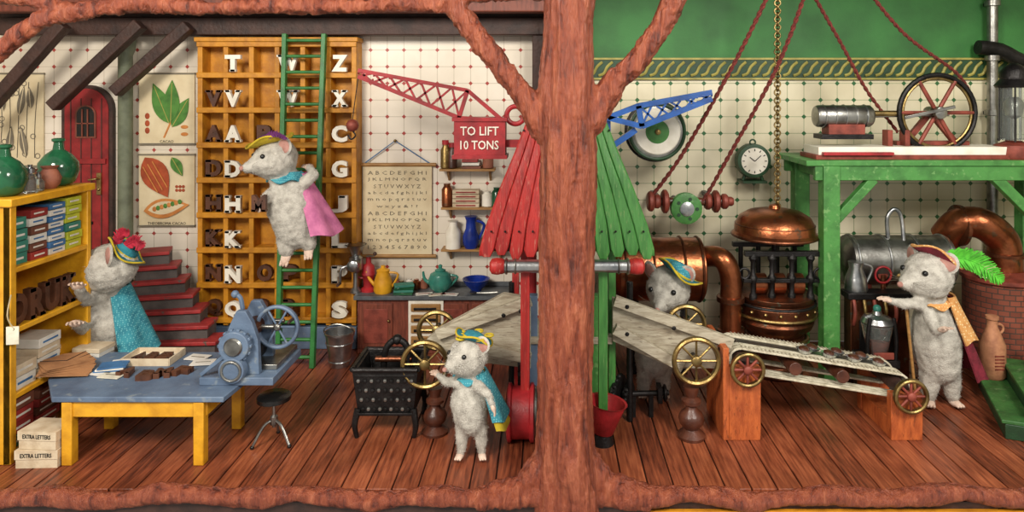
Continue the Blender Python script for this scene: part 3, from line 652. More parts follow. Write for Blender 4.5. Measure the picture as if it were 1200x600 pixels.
for i,(py,a,b) in enumerate(((198,515,580),(243,517,592),(292,517,592))):
    o=O('bracket_shelf'); A=P(a,py,4.4); B=P(b,py,4.4); o.bx(A.x,B.x,4.36,4.69,A.z-.04,A.z,lightwood)
    for x in (A.x+.12,B.x-.12): o.prism([V((x,4.69,A.z-.04)),V((x,4.42,A.z-.04)),V((x,4.69,A.z-.25))],V((.04,0,0)),lightwood)
    o.done(.006)
    z=A.z
    if i==0:
        o=O('spice_jars'); 
        for px,r,h,m in ((522,.09,.45,brass),(530,.09,.4,choc),(572,.1,.34,clay)): jar(o,V((P(px,0,4.5).x,4.5,z)),r,h,m,redp)
        o.done()
        o=O('book_stack')
        for j in range(3): o.bx(P(542,0,4.5).x,P(564,0,4.5).x-.03*j,4.4,4.62,z+.06*j,z+.06*j+.05,(brownbox,whitebox,redbox)[j])
        o.done(.004)
    if i==1:
        o=O('stacked_boxes')
        for j in range(4): o.bx(P(531,0,4.5).x,P(562,0,4.5).x,4.4,4.62,z+.08*j,z+.08*j+.07,boxb); o.bx(P(535,0,4.5).x,P(558,0,4.5).x,4.39,4.41,z+.08*j+.02,z+.08*j+.045,redbox)
        o.done(.006)
        o=O('spice_jars')
        for px,r,h,m in ((524,.1,.42,copper),(571,.1,.28,white),(582,.09,.35,gglass)): jar(o,V((P(px,0,4.5).x,4.5,z)),r,h,m)
        o.done()
    if i==2:
        o=O('cobalt_pitcher'); c=V((P(552,0,4.5).x,4.5,z)); o.lathe(c,[(.11,0),(.15,.1),(.15,.22),(.1,.36),(.09,.5),(.12,.58),(.1,.58)],cobalt,n=24); o.tube([c+V((.1,0,.5)),c+V((.24,0,.42)),c+V((.14,0,.15))],.025,cobalt,8,5); o.done()
        o=O('milk_can'); c=V((P(531,0,4.5).x,4.5,z)); o.lathe(c,[(.14,0),(.14,.3),(.08,.4),(.08,.48),(.1,.5)],white,n=20); o.done()
        o=O('glass_jar'); c=V((P(574,0,4.5).x,4.5,z)); jar(o,c,.08,.38,glass,brass); o.done()
o=O('meat_grinder'); c=cn(417,4.25); o.lathe(c,[(.1,0),(.1,.04),(.05,.1),(.045,.35),(.12,.42),(.12,.62),(.07,.66),(.17,.86),(.19,.86)],silver,n=24); o.tube([c+V((-.1,-.1,.5)),c+V((-.22,-.14,.45)),c+V((-.24,-.14,.2))],.025,silver,8,4); o.cyl(c+V((-.24,-.14,.2)),c+V((-.24,-.3,.2)),.025,darkwood); o.lathe(c+V((0,-.1,.52)),[(.1,0),(.1,.12),(.07,.14)],silver,-Y3,20); o.done()
o=O('coffee_mill'); c=cn(432,4.35); o.lathe(c,[(.14,0),(.14,.04),(.09,.08),(.1,.25),(.13,.3),(.1,.45),(.05,.5),(.04,.62)],redp,n=24); o.tube([c+V((0,0,.62)),c+V((.0,-.12,.65)),c+V((.14,-.14,.66))],.015,steel,6,3); o.sph(c+V((.15,-.14,.7)),.035,darkwood); o.torus(c+V((-.12,0,.35)),Y3,.12,.018,redp); o.done()
o=O('enamel_kettle'); c=cn(449,4.25); o.lathe(c,[(.15,0),(.17,.04),(.16,.2),(.11,.36),(.12,.4),(.04,.44),(.04,.48)],yellow,n=24); o.tube([c+V((-.14,0,.12)),c+V((-.25,0,.25)),c+V((-.3,0,.38))],.035,yellow,8,4,.018); o.tube([c+V((.1,0,.36)),c+V((.27,0,.32)),c+V((.16,0,.1))],.02,yellow,8,4); o.done()
o=O('small_cups')
for px,y,m in ((465,4.45,clay),(471,4.35,brass),(480,4.5,whitebox),(488,4.45,copper),(497,4.5,clay)): jar(o,cn(px,y),.07,.18,m)
o.done()
o=O('green_books'); 
for j in range(4): o.box(cn(474,4.2)+V((0,-.05,.025+.045*j)),(.34,.2,.04),tealbox if j%2 else gglass,(0,0,6*j))
o.done(.004)
o=O('teapot'); c=cn(516,4.3); o.lathe(c,[(.1,0),(.19,.08),(.22,.2),(.18,.32),(.09,.37),(.1,.39),(.03,.42),(.04,.47),(.01,.49)],teal,n=26); o.tube([c+V((-.18,0,.15)),c+V((-.28,0,.22)),c+V((-.31,0,.36))],.04,teal,8,4,.02); o.tube([c+V((.16,0,.3)),c+V((.31,0,.26)),c+V((.18,0,.1))],.022,teal,8,4); o.done()
o=O('blue_bowl'); c=cn(558,4.35); o.lathe(c,[(.09,0),(.1,.03),(.2,.12),(.25,.22),(.235,.22),(.18,.13),(.05,.06)],cobalt,n=28); o.done()
o=O('kitchen_ladle'); c=cn(570,4.1); o.tube([c+V((-.2,0,.03)),c+V((0,0,.03)),c+V((.2,-.03,.05))],.018,steel,6,3); o.lathe(c+V((-.24,0,.01)),[(.03,0),(.07,.03),(.06,.04)],steel); o.done()
o=O('note_papers')
for px,y,r,m in ((497,4.12,12,paper),(527,4.1,-8,paper),(512,4.08,20,tagm)): o.box(cn(px,y)+V((0,0,.01)),(.3,.14,.01),m,(0,0,r)); o.box(cn(px,y)+V((0,0,.018)),(.2,.015,.004),redbox,(0,0,r))
o.done()
# cast-iron hopper
o=O('cast_iron_hopper'); y0,y1=1.1,1.85
cxh=-2.15
zb,zt=.28,.92
A=[V((cxh-.37,y0+.05,zb)),V((cxh+.37,y0+.05,zb)),V((cxh+.37,y1-.05,zb)),V((cxh-.37,y1-.05,zb))]; B=[V((cxh-.44,y0,zt)),V((cxh+.44,y0,zt)),V((cxh+.44,y1,zt)),V((cxh-.44,y1,zt))]
C=[V((cxh-.38,y0+.06,zt)),V((cxh+.38,y0+.06,zt)),V((cxh+.38,y1-.06,zt)),V((cxh-.38,y1-.06,zt))]; Dd=[V((cxh-.3,y0+.12,zb+.08)),V((cxh+.3,y0+.12,zb+.08)),V((cxh+.3,y1-.12,zb+.08)),V((cxh-.3,y1-.12,zb+.08))]
o.rings([A,B,C,Dd],iron)
for a,b in ((0,1),(1,2),(2,3),(3,0)): o.tube([B[a],B[b]],.035,iron,8)
for i in range(4):
    p=A[i]; d=(p-V((cxh,(y0+y1)/2,zb))).normalized()*.05; d.z=0; o.tube([p+V((0,0,.1)),p+d+V((0,0,-.1)),p+d*.3+V((0,0,-.28))],.05,iron,8,4,.03)
for r in range(4):
    for c in range(9):
        z=zb+.1+.13*r; w=lerp(.34,.42,r/4); q=V((cxh-w+2*w*(c+.5)/9,y0+.05-.05*(z-zb)/(zt-zb)-.005,z)); o.sph(q,.03,steel if (r+c)%2 else iron,(1,.7,1),n=8)
for z in (zb+.03,zb+.04+.5): o.bx(cxh-.4,cxh+.4,y0-.0,y0+.05,z,z+.03,iron)
for i in range(6): o.torus((cxh+.41,y0+.12+.1*i,zb+.35),X3,.04,.012,iron,14,5)
o.tube([V((cxh-.1,1.45,.8)),V((cxh-.05,1.4,1.1)),V((cxh+.1,1.4,1.22)),V((cxh+.24,1.4,1.1)),V((cxh+.26,1.4,.75))],.045,iron,10,5)
o.sph((cxh+.1,1.4,1.22),.07,iron); o.cyl((cxh-.2,1.4,.95),(cxh+.3,1.4,.95),.04,copperd)
o.done(.006)
def pedestal(c,h,r,m=turned):
    o=O('turned_pedestal'); pf=[(1,0),(1.05,.06),(.8,.12),(.55,.18),(.85,.28),(.95,.38),(.8,.48),(.45,.56),(.4,.62),(.7,.68),(.72,.74),(.4,.8),(.5,.9),(.6,1)]
    o.lathe(c,[(a*r,b*h) for a,b in pf],m,n=26); return o.done()
# slatted hood
mx=.24
o=O('mill_hood')
zz_=[4.28,3.8,3.32,2.83,2.5,2.4]
lx=[-.24,-.42,-.62,-.8,-.89,-.9]; rx=[.8,.98,1.18,1.36,1.45,1.46]
fy=[1.42,1.36,1.28,1.22,1.2,1.2]; byy=[2.3,2.4,2.5,2.55,2.58,2.58]
def plank(P0,P1,n,m,wn):
    R=[]
    for i,(a,b) in enumerate(zip(P0,P1)):
        c=(a+b)/2; f=wn[i]; l=c+(a-c)*f; r=c+(b-c)*f
        R.append([l,l.lerp(r,.08)+n*.012,l.lerp(r,.92)+n*.012,r,r-n*.05,l-n*.05])
    o.rings(R,m)
wn=[.97,.97,.97,.97,.94,.5]
NP=12
for i in range(NP):
    u0=i/NP; u1=(i+1)/NP; dz=.03*math.sin(i*2.1)
    a=[V((lerp(lx[j],rx[j],u0),fy[j],zz_[j]+(dz if j>3 else 0))) for j in range(6)]; b=[V((lerp(lx[j],rx[j],u1),fy[j],zz_[j]+(dz if j>3 else 0))) for j in range(6)]
    plank(a,b,-Y3,redr if (u0+u1)/2<.45 else greenr,wn)
    a2=[V((p.x,byy[j],p.z)) for j,p in enumerate(a)]; b2=[V((p.x,byy[j],p.z)) for j,p in enumerate(b)]; plank(b2,a2,Y3,redr if (u0+u1)/2<.45 else greenr,wn)
for s,xx,m in ((-1,lx,redr),(1,rx,greenr)):
    for i in range(6):
        u0=i/6;u1=(i+1)/6
        a=[V((xx[j],lerp(fy[j],byy[j],u0),zz_[j])) for j in range(6)]; b=[V((xx[j],lerp(fy[j],byy[j],u1),zz_[j])) for j in range(6)]
        plank(a,b,X3*s,m,wn)
# dark inner lining so no light leaks between the boards
R=[]
for j in range(6): R.append([V((lx[j]+.07,fy[j]+.07,zz_[j]+.06)),V((rx[j]-.07,fy[j]+.07,zz_[j]+.06)),V((rx[j]-.07,byy[j]-.07,zz_[j]+.06)),V((lx[j]+.07,byy[j]-.07,zz_[j]+.06))])
o.rings(R,darkwood)
for z,x0,x1,y in ((4.1,-.36,.92,1.38),(2.75,-.83,1.4,1.19)): 
    for i in range(NP): u=(i+.5)/NP; o.sph((lerp(x0,x1,u),y-.02,z),.016,iron,n=8)
o.done(.005)
o=O('roller_shaft'); A=P(572,312,1.0);B=P(757,312,1.0); A.z=B.z
o.cyl(A+V((.2,0,0)),B-V((.2,0,0)),.085,silver,n=24)
for p,d in ((A,1),(B,-1)):
    q=p+V((.02*d,0,0)); o.lathe(q,[(.05,0),(.1,.03),(.11,.1),(.1,.17),(.085,.2)],redr,X3*d,24); o.torus(p+V((.24*d,0,0)),X3,.09,.018,steel); o.torus(p+V((.36*d,0,0)),X3,.09,.014,steel)
for x in (mx-.52,mx+.52): o.box((x,1.15,1.15),(.12,.14,2.3),redr if x<mx else greenr)
o.done(.006)
o=O('mill_frame')
def Lb(px,py,y=1.45): return P(px,py,y)
for pts in ([(718,350),(858,398),(858,432),(790,432),(718,400)],[(622,350),(590,345),(516,385),(500,398),(520,420),(622,432)]):
    o.prism([Lb(a,b,1.35) for a,b in pts],V((0,.13,0)),palew)
for a,b in ((P(720,352,1.3),P(858,402,1.3)),(P(720,385,1.3),P(800,430,1.3)),(P(622,352,1.3),P(512,392,1.3)),(P(622,420,1.3),P(540,402,1.3))): o.bar(a,b,.14,.1,palew,Y3)
o.bar(P(700,345,1.5),V((P(700,345,1.5).x,1.5,0)),.2,.18,greenp); o.bar(P(624,345,1.5),V((P(624,345,1.5).x,1.5,0)),.14,.14,bluetab)
for i,x in enumerate((P(604,0,1.5).x,P(614,0,1.5).x,P(708,0,1.5).x,P(718,0,1.5).x)): o.box((x,1.62,1.24),(.1,.1,2.48),redr if x<0.2 else greenr)
for px in (600,738): o.cyl(P(px,330,1.6),V((P(px,330,1.6).x,1.6,0)),.045,iron)
o.bx(P(612,0,1.6).x,P(716,0,1.6).x,1.4,2.2,1.15,1.25,palew)
for px,py in ((735,360),(735,392),(610,365),(790,385),(845,410),(590,370)): o.lathe(P(px,py,1.24),[(.03,0),(.035,.02),(.035,.06)],iron,Y3,6)
o.done(.008)
for px,py,r,y in ((498,427,29,1.15),(512,387,24,1.75),(816,423,29,1.05),(804,380,24,1.7)):
    o=O('spoked_wheel'); wheel(o,P(px,py,y),Y3,r/K(y),brass,brass,brass,8,.035,.016,.07,1.4); c=P(px,py,y); o.cyl(c,c+V((0,.22,0)),.035,iron); o.done()
c=P(510,505,FY(507)); c.z=0; pedestal(c,.62,.17); c=P(810,513,FY(512)); c.z=0; pedestal(c,.68,.18)
o=O('belt_pulley_wheel'); c=P(604,487,1.05); o.lathe(c+V((-.12,.1,0)),[(.3,0),(.37,.02),(.37,.06),(.33,.08),(.33,.3),(.37,.32),(.37,.36),(.3,.38)],redp,X3,32); o.torus(c+V((.26,.1,0)),X3,.3,.03,steel); o.cyl(c+V((-.2,.1,0)),c+V((.5,.1,0)),.05,iron)
o.box(c+V((.42,.1,-c.z/2)),(.1,.3,c.z),bluetab)
o.done()
o=O('flywheel'); c=V((-.35,1.95,.8)); o.torus(c,X3,.62,.04,iron,40,8); 
for i in range(6): a=math.pi*i/3; o.cyl(c,c+V((0,math.cos(a)*.6,math.sin(a)*.6)),.025,iron,n=8)
for i in range(30): a=2*math.pi*i/30; o.box(c+V((0,math.cos(a)*.67,math.sin(a)*.67)),(.07,.05,.05),iron,(math.degrees(a),0,0))
o.done()
o=O('gear_shaft'); c=P(722,462,1.7); 
for dx,r in ((0,.26),(.14,.16)):
    q=c+V((dx,0,0)); o.lathe(q+V((0,0,0)),[(r,0),(r,.08)],iron,(X3-Y3*.5).normalized(),24)
    u,v,w=basis((X3-Y3*.5).normalized())
    for i in range(16): a=2*math.pi*i/16; o.sph(q+w*.04+(u*math.cos(a)+v*math.sin(a))*r,.035,iron,n=8)
o.cyl(c,c+V((.75,.05,.0)),.04,iron); o.box(c+V((.62,.04,0)),(.06,.2,.22),iron); o.torus(c+V((.7,.04,0)),X3,.1,.02,iron)
for x in (.25,.5): o.box(c+V((x,.05,-c.z/2)),(.06,.1,c.z),iron)
o.done()
o=O('red_bucket'); c=P(706,510,1.0); c.z=.12; o.lathe(c,[(.1,0),(.14,.03),(.25,.42),(.27,.43),(.24,.42),(.12,.08)],redp,(Z3+X3*.15),24); o.lathe(c+V((0,0,-.12)),[(.15,0),(.12,.14)],iron); o.done()
def crane(name,tip,t1,b1,end,m,y,nseg=7,dy=.22,th=.06):
    o=O(name)
    for yy in (y,y+dy):
        Tt,T1,B1,E=[P(a,b,yy) for a,b in (tip,t1,b1,end)]
        T0=Tt+V((0,0,.05)); B0=Tt-V((0,0,.05))
        o.bar(T0,T1,th,th,m); o.bar(B0,B1,th,th,m); o.bar(T1,E,th,th,m); o.bar(T1,B1,th,th,m); o.bar(B1,E,th,th,m)
        for i in range(nseg):
            a=i/nseg;b=(i+1)/nseg; o.bar(T0.lerp(T1,a),B0.lerp(B1,b),.032,.032,m); o.bar(B0.lerp(B1,a),T0.lerp(T1,b),.032,.032,m)
    for i in range(nseg+1):
        a=i/nseg; p=P(*tip,y).lerp(P(*t1,y),a); q=P(*tip,y+dy).lerp(P(*t1,y+dy),a); o.bar(p,q,.03,.03,m)
        p=P(*tip,y).lerp(P(*b1,y),a); q=P(*tip,y+dy).lerp(P(*b1,y+dy),a); o.bar(p,q,.03,.03,m)
    return o
o=crane('toy_crane',(420,86),(548,106),(538,138),(590,142),redp,2.75)
a=P(532,184,2.7);b=P(592,140,2.7); o.bx(a.x,b.x,2.7,3.1,a.z,b.z,redp)
o.text('TO LIFT',V(((a.x+b.x)/2,2.69,b.z-.18)),.14,white,.02,w=.6,bold=.01); o.text('10 TONS',V(((a.x+b.x)/2,2.69,b.z-.4)),.14,white,.02,w=.6,bold=.01)
o.bx(a.x-.03,b.x+.03,2.67,3.13,b.z-.03,b.z+.03,redp); o.bx(a.x-.03,b.x+.03,2.67,3.13,a.z-.03,a.z+.03,redp)
o.torus(P(604,135,2.9),Y3,.14,.04,redp); o.bar(V((b.x,2.9,a.z+.2)),V((b.x+.45,2.9,a.z+.2)),.12,.12,redp); o.cyl(V((b.x+.42,2.9,0)),V((b.x+.42,2.9,a.z+.3)),.07,redp)
t=P(420,88,2.8); h=P(413,147,2.8); o.tube([t,h+V((0,0,.1))],.008,iron,5); o.sph(h,.1,rust,n=16); o.tube([h-V((0,0,.08)),h-V((-.05,0,.16)),h-V((.02,0,.22)),h-V((.07,0,.15))],.014,iron,6,3)
o.done()
o=crane('toy_crane',(834,112),(748,124),(752,148),(712,138),bluep,2.75,5,th=.085)
for a,b in (((712,136),(712,175)),((745,152),(712,175)),((712,170),(690,172))): o.bar(P(*a,2.85),P(*b,2.85),.09,.09,bluep)
o.bar(P(690,172,2.85),V((P(690,172,2.85).x,2.85,0)),.12,.12,bluep)
o.done()
# ================= RIGHT ROOM =================
o=O('drive_pulley'); c=P(769,154,3.8); o.lathe(c+V((0,-.1,0)),[(.42,0),(.5,.02),(.5,.16),(.42,.2)],steel,Y3,40); o.torus(c+V((0,-.1,0)),Y3,.47,.03,dkgreen); o.torus(c+V((0,.1,0)),Y3,.5,.04,iron)
o.lathe(c+V((0,-.13,0)),[(.38,0),(.4,.02)],white,Y3,36)
o.lathe(c+V((0,-.16,0)),[(.1,0),(.2,.02),(.22,.08)],greenp,Y3,24); o.lathe(c+V((0,-.2,0)),[(.03,0),(.05,.01),(.05,.1)],brass,Y3,12)
o.cyl(c,c+V((0,.9,0)),.06,iron)
o.done()
o=O('line_shaft'); A=P(762,236,3.6);B=P(855,236,3.6); o.cyl(A,B,.07,turned)
for t,r in ((0,.17),(.08,.12),(.18,.2),(.72,.14),(.82,.19),(.93,.13),(1,.08)): q=A.lerp(B,t); o.lathe(q-V((.05,0,0)),[(r*.8,0),(r,.03),(r,.08),(r*.8,.11)],rust,X3,22)
q=P(804,244,3.5); o.lathe(q+V((0,-.08,0)),[(.2,0),(.26,.02),(.26,.05),(.2,.08),(.26,.12),(.26,.15)],greenp,Y3,30); o.lathe(q+V((0,-.12,0)),[(.05,0),(.12,.02),(.12,.08)],silver,Y3,18)
for i in range(5): a=i*2*math.pi/5; o.lathe(q+V((.17*math.cos(a),-.09,.17*math.sin(a))),[(.03,0),(.03,.02)],dkgreen,Y3,10)
o.cyl(q,q+V((0,1.15,0)),.05,iron); o.bar(A+V((.2,0,0)),A+V((.2,1.05,0)),.08,.08,iron); o.bar(B-V((.2,0,0)),B+V((-.2,1.05,0)),.08,.08,iron)
o.done()
def cord(pts,r=.035):
    o=O('drive_rope'); pts=smooth([V(p) for p in pts],14)
    fine=[]
    for a,b in zip(pts[:-1],pts[1:]):
        n=max(1,int((b-a).length/.03))
        for i in range(n): fine.append(a.lerp(b,i/n))
    fine.append(pts[-1]); d0=(pts[-1]-pts[0]).normalized(); u,v,_=basis(d0)
    for s in (0,math.pi):
        L=0; q=[]
        for i,p in enumerate(fine):
            if i: L+=(p-fine[i-1]).length
            a=L*26+s; q.append(p+(u*math.cos(a)+v*math.sin(a))*r*.5)
        o.tube(q,r*.62,rope,6)
    return o.done()
cord([P(912,-30,2.4),P(860,75,2.9),P(800,180,3.4),P(762,232,3.6)]); cord([P(950,-25,2.6),P(910,80,3.1),P(850,190,3.5),P(824,236,3.55)])
cord([P(945,-20,3.0),P(985,50,3.3),P(1015,105,3.5),P(1052,155,3.6)],.03); cord([P(1010,-20,3.0),P(1060,40,3.2),P(1120,85,3.5),P(1138,112,3.6)],.03)
o=O('hanging_chain'); a=P(911,-25,3.3); b=P(911,256,3.3); n=60
for i in range(n):
    t=i/(n-1); c=a.lerp(b,t); o.torus(c,X3 if i%2 else Y3,.05,.014,gold,12,6)
o.done()
o=O('alarm_clock'); c=P(882,188,4.45); o.lathe(c+V((0,-.12,0)),[(.24,0),(.3,.01),(.31,.06),(.31,.2),(.25,.24)],dkgreen,Y3,36); o.lathe(c+V((0,-.125,0)),[(.24,0),(.24,.02)],white,Y3,32)
for i in range(12): a=i*math.pi/6; o.box(c+V((.2*math.sin(a),-.13,.2*math.cos(a))),(.014,.01,.04),ink,(0,math.degrees(a),0))
o.bar(c+V((0,-.135,0)),c+V((-.09,-.135,.07)),.014,.012,ink); o.bar(c+V((0,-.14,0)),c+V((.11,-.14,.1)),.01,.012,ink)
for s in (-1,1): o.cyl(c+V((.14*s,0,-.26)),c+V((.18*s,0,-.36)),.03,dkgreen)
o.torus(c+V((0,0,.33)),Y3,.05,.015,dkgreen,16,6)
o.bx(c.x-.22,c.x+.22,4.3,4.69,c.z-.4,c.z-.36,dkgreen)
o.done()
# melangeur + bell
o=O('chocolate_melangeur'); c=V((3.78,3.3,0))
o.lathe(c,[(.42,0),(.45,.05),(.3,.15),(.3,.38),(.46,.45),(.5,.6),(.44,.66),(.48,.72),(.58,.8),(.62,.9),(.58,.96),(.64,1.0),(.66,1.06),(.66,1.18),(.6,1.22),(.62,1.26),(.62,1.32),(.5,1.34)],copperd,n=40)
o.torus(c+V((0,0,.62)),Z3,.51,.03,brass,40); o.torus(c+V((0,0,1.02)),Z3,.65,.03,brass,40); o.torus(c+V((0,0,1.2)),Z3,.64,.025,iron,40)
for i in range(18):
    a=2*math.pi*i/18; o.sph(c+V((.66*math.cos(a),.66*math.sin(a),1.12)),.03,brass,n=8)
for dx in (-.46,-.16,.16,.46):
    q=c+V((dx,-.35,1.3)); o.lathe(q,[(.06,0),(.06,.08),(.04,.12),(.04,.26),(.07,.3),(.07,.36),(.04,.4),(.04,.6),(.07,.66),(.05,.74)],iron,n=14)
    q=c+V((dx,.35,1.3)); o.lathe(q,[(.04,0),(.04,.74)],iron,n=10)
for y in (-.35,.35): o.bx(c.x-.6,c.x+.6,c.y+y-.05,c.y+y+.05,2.0,2.08,iron)
o.bx(c.x-.62,c.x+.62,c.y-.4,c.y-.3,1.58,1.64,iron)
for dx in (-.3,0,.3): o.lathe(c+V((dx-.12,-.14,1.5)),[(.1,0),(.17,.02),(.17,.22),(.1,.24)],copper,X3,22)
o.cyl(c+V((0,0,1.4)),c+V((0,0,2.2)),.05,iron)
for s in (-1,1): o.torus(c+V((.6*s,-.35,1.72)),Y3,.08,.02,iron)
o.done(.006)
o=O('copper_bell'); o.lathe(c+V((0,0,2.24)),[(.6,0),(.67,.0),(.69,.05),(.65,.09),(.64,.2),(.57,.33),(.42,.42),(.22,.46),(.1,.47),(.08,.52),(.03,.54)],copper,n=44); o.torus(c+V((0,0,2.27)),Z3,.68,.025,copperd,44); o.torus(c+V((0,0,2.45)),Z3,.63,.012,copperd,44); o.done()
# tank
o=O('copper_tank'); yy=3.4; A=P(722,315,yy);B=P(822,315,yy); L=B.x-A.x; r=.52
o.lathe(A,[(.2,-.1),(r*.85,-.04),(r,.03),(r,L-.03),(r*.9,L),(.15,L+.05)],copper,X3,40)
for t in (.08,.4,.75,.95): o.torus(A+V((L*t,0,0)),X3,r+.005,.022,copperd,40)
for i in range(12): a=2*math.pi*i/12; o.sph(A+V((L*.95,math.cos(a)*.51,math.sin(a)*.51)),.025,brass,n=8)
for x in (.3,1.1): o.bx(A.x+x-.05,A.x+x+.05,yy-.2,yy+.2,0,A.z-.45,iron)
yp=3.0
o.tube([P(812,305,yy),P(832,300,3.2),P(848,305,yp),P(856,325,yp),P(856,355,yp),P(856,395,yp)],.17,copper,20,6)
for q,ax in ((P(818,304,3.36),X3),(P(856,350,yp),Z3),(P(856,388,yp),Z3)): o.lathe(q-ax*.05,[(.17,0),(.22,.01),(.22,.09),(.17,.1)],copperd,ax,24)
q=P(856,395,yp); o.cyl(V((q.x,q.y,0)),q,.15,copperd)
o.done()
# green bench
o=O('tall_green_bench'); xl=4.1; xr=9.0; zt=3.55; y0,y1=2.75,4.25
for i in range(4): yy=lerp(y0,y1,i/4); o.bx(xl,xr,yy,yy+(y1-y0)/4-.015,zt-.09,zt,greenp)
for x in (4.5,8.5):
    for y in (2.86,4.1): o.box((x,y,(zt-.09)/2),(.26,.24,zt-.09),greenp)
o.bx(xl+.15,xr-.1,y0+.03,y0+.13,zt-.32,zt-.09,greenp); o.bx(xl+.15,xr-.1,y1-.13,y1-.03,zt-.32,zt-.09,greenp)
for x in (4.5,8.5): o.bx(x-.08,x+.08,y0+.1,y1-.1,zt-.3,zt-.09,greenp); o.bx(x-.08,x+.08,2.9,4.1,1.3,1.45,greenp)
o.bar(V((4.6,2.86,zt-.95)),V((5.2,2.86,zt-.3)),.14,.14,greenp,Y3); o.bar(V((8.4,2.86,zt-1.55)),V((7.1,2.86,zt-.25)),.16,.14,greenp,Y3)
o.done(.012)
o=O('steam_engine_model'); y=3.2; k=K(y)
def E(px,py,yy=y): return P(px,py,yy)
z0=zt
xa=E(948,0).x; xb=E(1172,0).x
o.bx(xa,xb,y-.3,y+.4,z0,z0+.07,rust); o.bx(xa+.05,xb-.05,y-.27,y+.37,z0+.07,z0+.2,white); o.bx(xa+.1,E(1035,0).x,y-.36,y-.1,z0+.07,z0+.12,redp)
q=E(958,136); L=E(1018,0).x-q.x; o.lathe(q,[(.05,-.06),(.16,-.04),(.18,0),(.18,L),(.15,L+.04),(.04,L+.08)],steel,X3,30)
for t in (.1,.3,.5,.7,.9): o.torus(q+V((L*t,0,0)),X3,.18,.014,silver)
o.box(q+V((L/2,0,-.24)),(L*.7,.3,.22),rust); o.box(q+V((L/2,0,-.33)),(L,.36,.08),iron)
o.cyl(q+V((L,0,0)),E(1112,134),.028,steel); o.cyl(E(1018,136)+V((0,0,.04)),E(1060,136)+V((0,0,.04)),.05,brass)
c=E(1096,132); wheel(o,c+V((0,-.05,0)),Y3,.66,iron,rust,iron,6,.04,.035,.1,1.2); o.torus(c+V((0,-.05,0)),Y3,.56,.025,brass,40)
for s in (-1,1): o.bar(c+V((0,.15,0)),V((c.x+.45*s,c.y+.15,z0+.2)),.09,.09,rust,Y3)
o.bx(c.x-.6,c.x+.6,c.y+.05,c.y+.25,z0+.2,z0+.27,rust); o.lathe(c+V((.0,-.2,0)),[(.05,0),(.1,.02),(.1,.4)],steel,Y3,16)
for x in (E(1040,0).x,E(1060,0).x): o.box((x,y,z0+.33),(.08,.2,.26),rust)
o.bar(E(1060,138,y-.2),c+V((.2,-.2,.1)),.05,.05,steel,Y3)
o.done(.006)
o=O('pressure_lantern'); c=V((P(1188,0,3.1).x,3.1,zt)); o.lathe(c,[(.28,0),(.3,.05),(.28,.22),(.12,.28),(.12,.3)],rust,n=28); o.lathe(c+V((0,0,.3)),[(.2,0),(.22,.02),(.22,.85),(.2,.87)],glass,n=28); o.lathe(c+V((0,0,1.15)),[(.26,0),(.28,.04),(.2,.14),(.2,.26),(.14,.34),(.05,.4)],iron,n=28)
for i in range(6): a=i*math.pi/3; o.cyl(c+V((.24*math.cos(a),.24*math.sin(a),.28)),c+V((.24*math.cos(a),.24*math.sin(a),1.18)),.014,iron,n=6)
o.lathe(c+V((0,0,.3)),[(.03,0),(.03,.35),(.08,.4),(.1,.6),(.05,.7)],steel,n=14); o.done()
o=O('steam_pipe'); q=P(1163,0,4.5).x; o.cyl((q,4.5,0),(q,4.5,6.8),.09,steel,n=18)
for z in (4.2,5.2,6.2): o.lathe((q,4.5,z),[(.09,0),(.13,.01),(.13,.1),(.09,.11)],steel,n=18); o.box((q,4.62,z+.05),(.1,.14,.06),iron)
o.tube([V((q-.3,4.45,5.45)),V((q+.1,4.45,5.4)),V((q+.5,4.45,5.2)),V((q+.85,4.45,5.2))],.13,iron,14,3)
o.done()
# boiler
o=O('steel_boiler'); y=3.55; A=P(990,305,y);B=P(1108,305,y); L=B.x-A.x; r=.42
o.lathe(A,[(.1,-.1),(.3,-.07),(r,.02),(r,L-.02),(.3,L+.06),(.1,L+.08)],steel,X3,40)
for t in (.05,.35,.65,.95): o.torus(A+V((L*t,0,0)),X3,r+.005,.022,silver,40)
for x in (.25,L-.25): o.box((A.x+x,y,(A.z-.3)/2),(.18,.5,A.z-.3),rust)
q=P(1048,280,y-.1); o.tube([q+V((-.1,0,0)),q+V((-.12,0,.35)),q+V((.0,0,.5)),q+V((.12,0,.35)),q+V((.12,-.1,-.25))],.035,silver,10,5)
o.lathe(P(1035,322,y-.4),[(.08,0),(.1,.03),(.1,.2)],rust,Y3,18); o.lathe(P(1058,325,y-.42),[(.06,0),(.09,.03),(.09,.2)],brass,Y3,18)
o.cyl(P(1035,322,y-.4),P(1035,352,y-.4),.04,copperd); o.cyl(P(1020,350,y-.4),P(1070,350,y-.4),.05,brass)
o.torus(P(1035,322,y-.45),Y3,.13,.018,redp,24); o.done(.005)
zc=P(0,340,3.0).z
o=O('tin_pitcher'); c=P(1003,338,3.0); c.z=zc; o.lathe(V((c.x,c.y,c.z)),[(.17,0),(.18,.03),(.16,.2),(.1,.36),(.12,.46),(.1,.46)],silver,n=24); o.tube([c+V((.12,0,.42)),c+V((.26,0,.35)),c+V((.16,0,.1))],.022,silver,8,4); o.done()
o=O('stove'); bm=brickmat('stove_brick','8f4c38','6e3727','443830',1.7)
o.bx(P(988,0,3.0).x,P(1062,0,3.0).x,2.8,3.1,zc-.1,zc,iron); 
o.bx(P(992,0,3.0).x,P(1060,0,3.0).x,2.85,3.1,0,zc-.1,copperd); o.bx(P(1005,0,2.9).x,P(1045,0,2.9).x,2.82,2.86,.5,1.0,iron)
for i,px in enumerate((1000,1012,1024,1036,1048)): q=P(px,0,2.83); o.tube([V((q.x,2.82,zc-.1)),V((q.x,2.76,zc-.3)),V((q.x,2.82,zc-.5))],.03,brass if i%2 else rust,8,3)
o.done(.01)
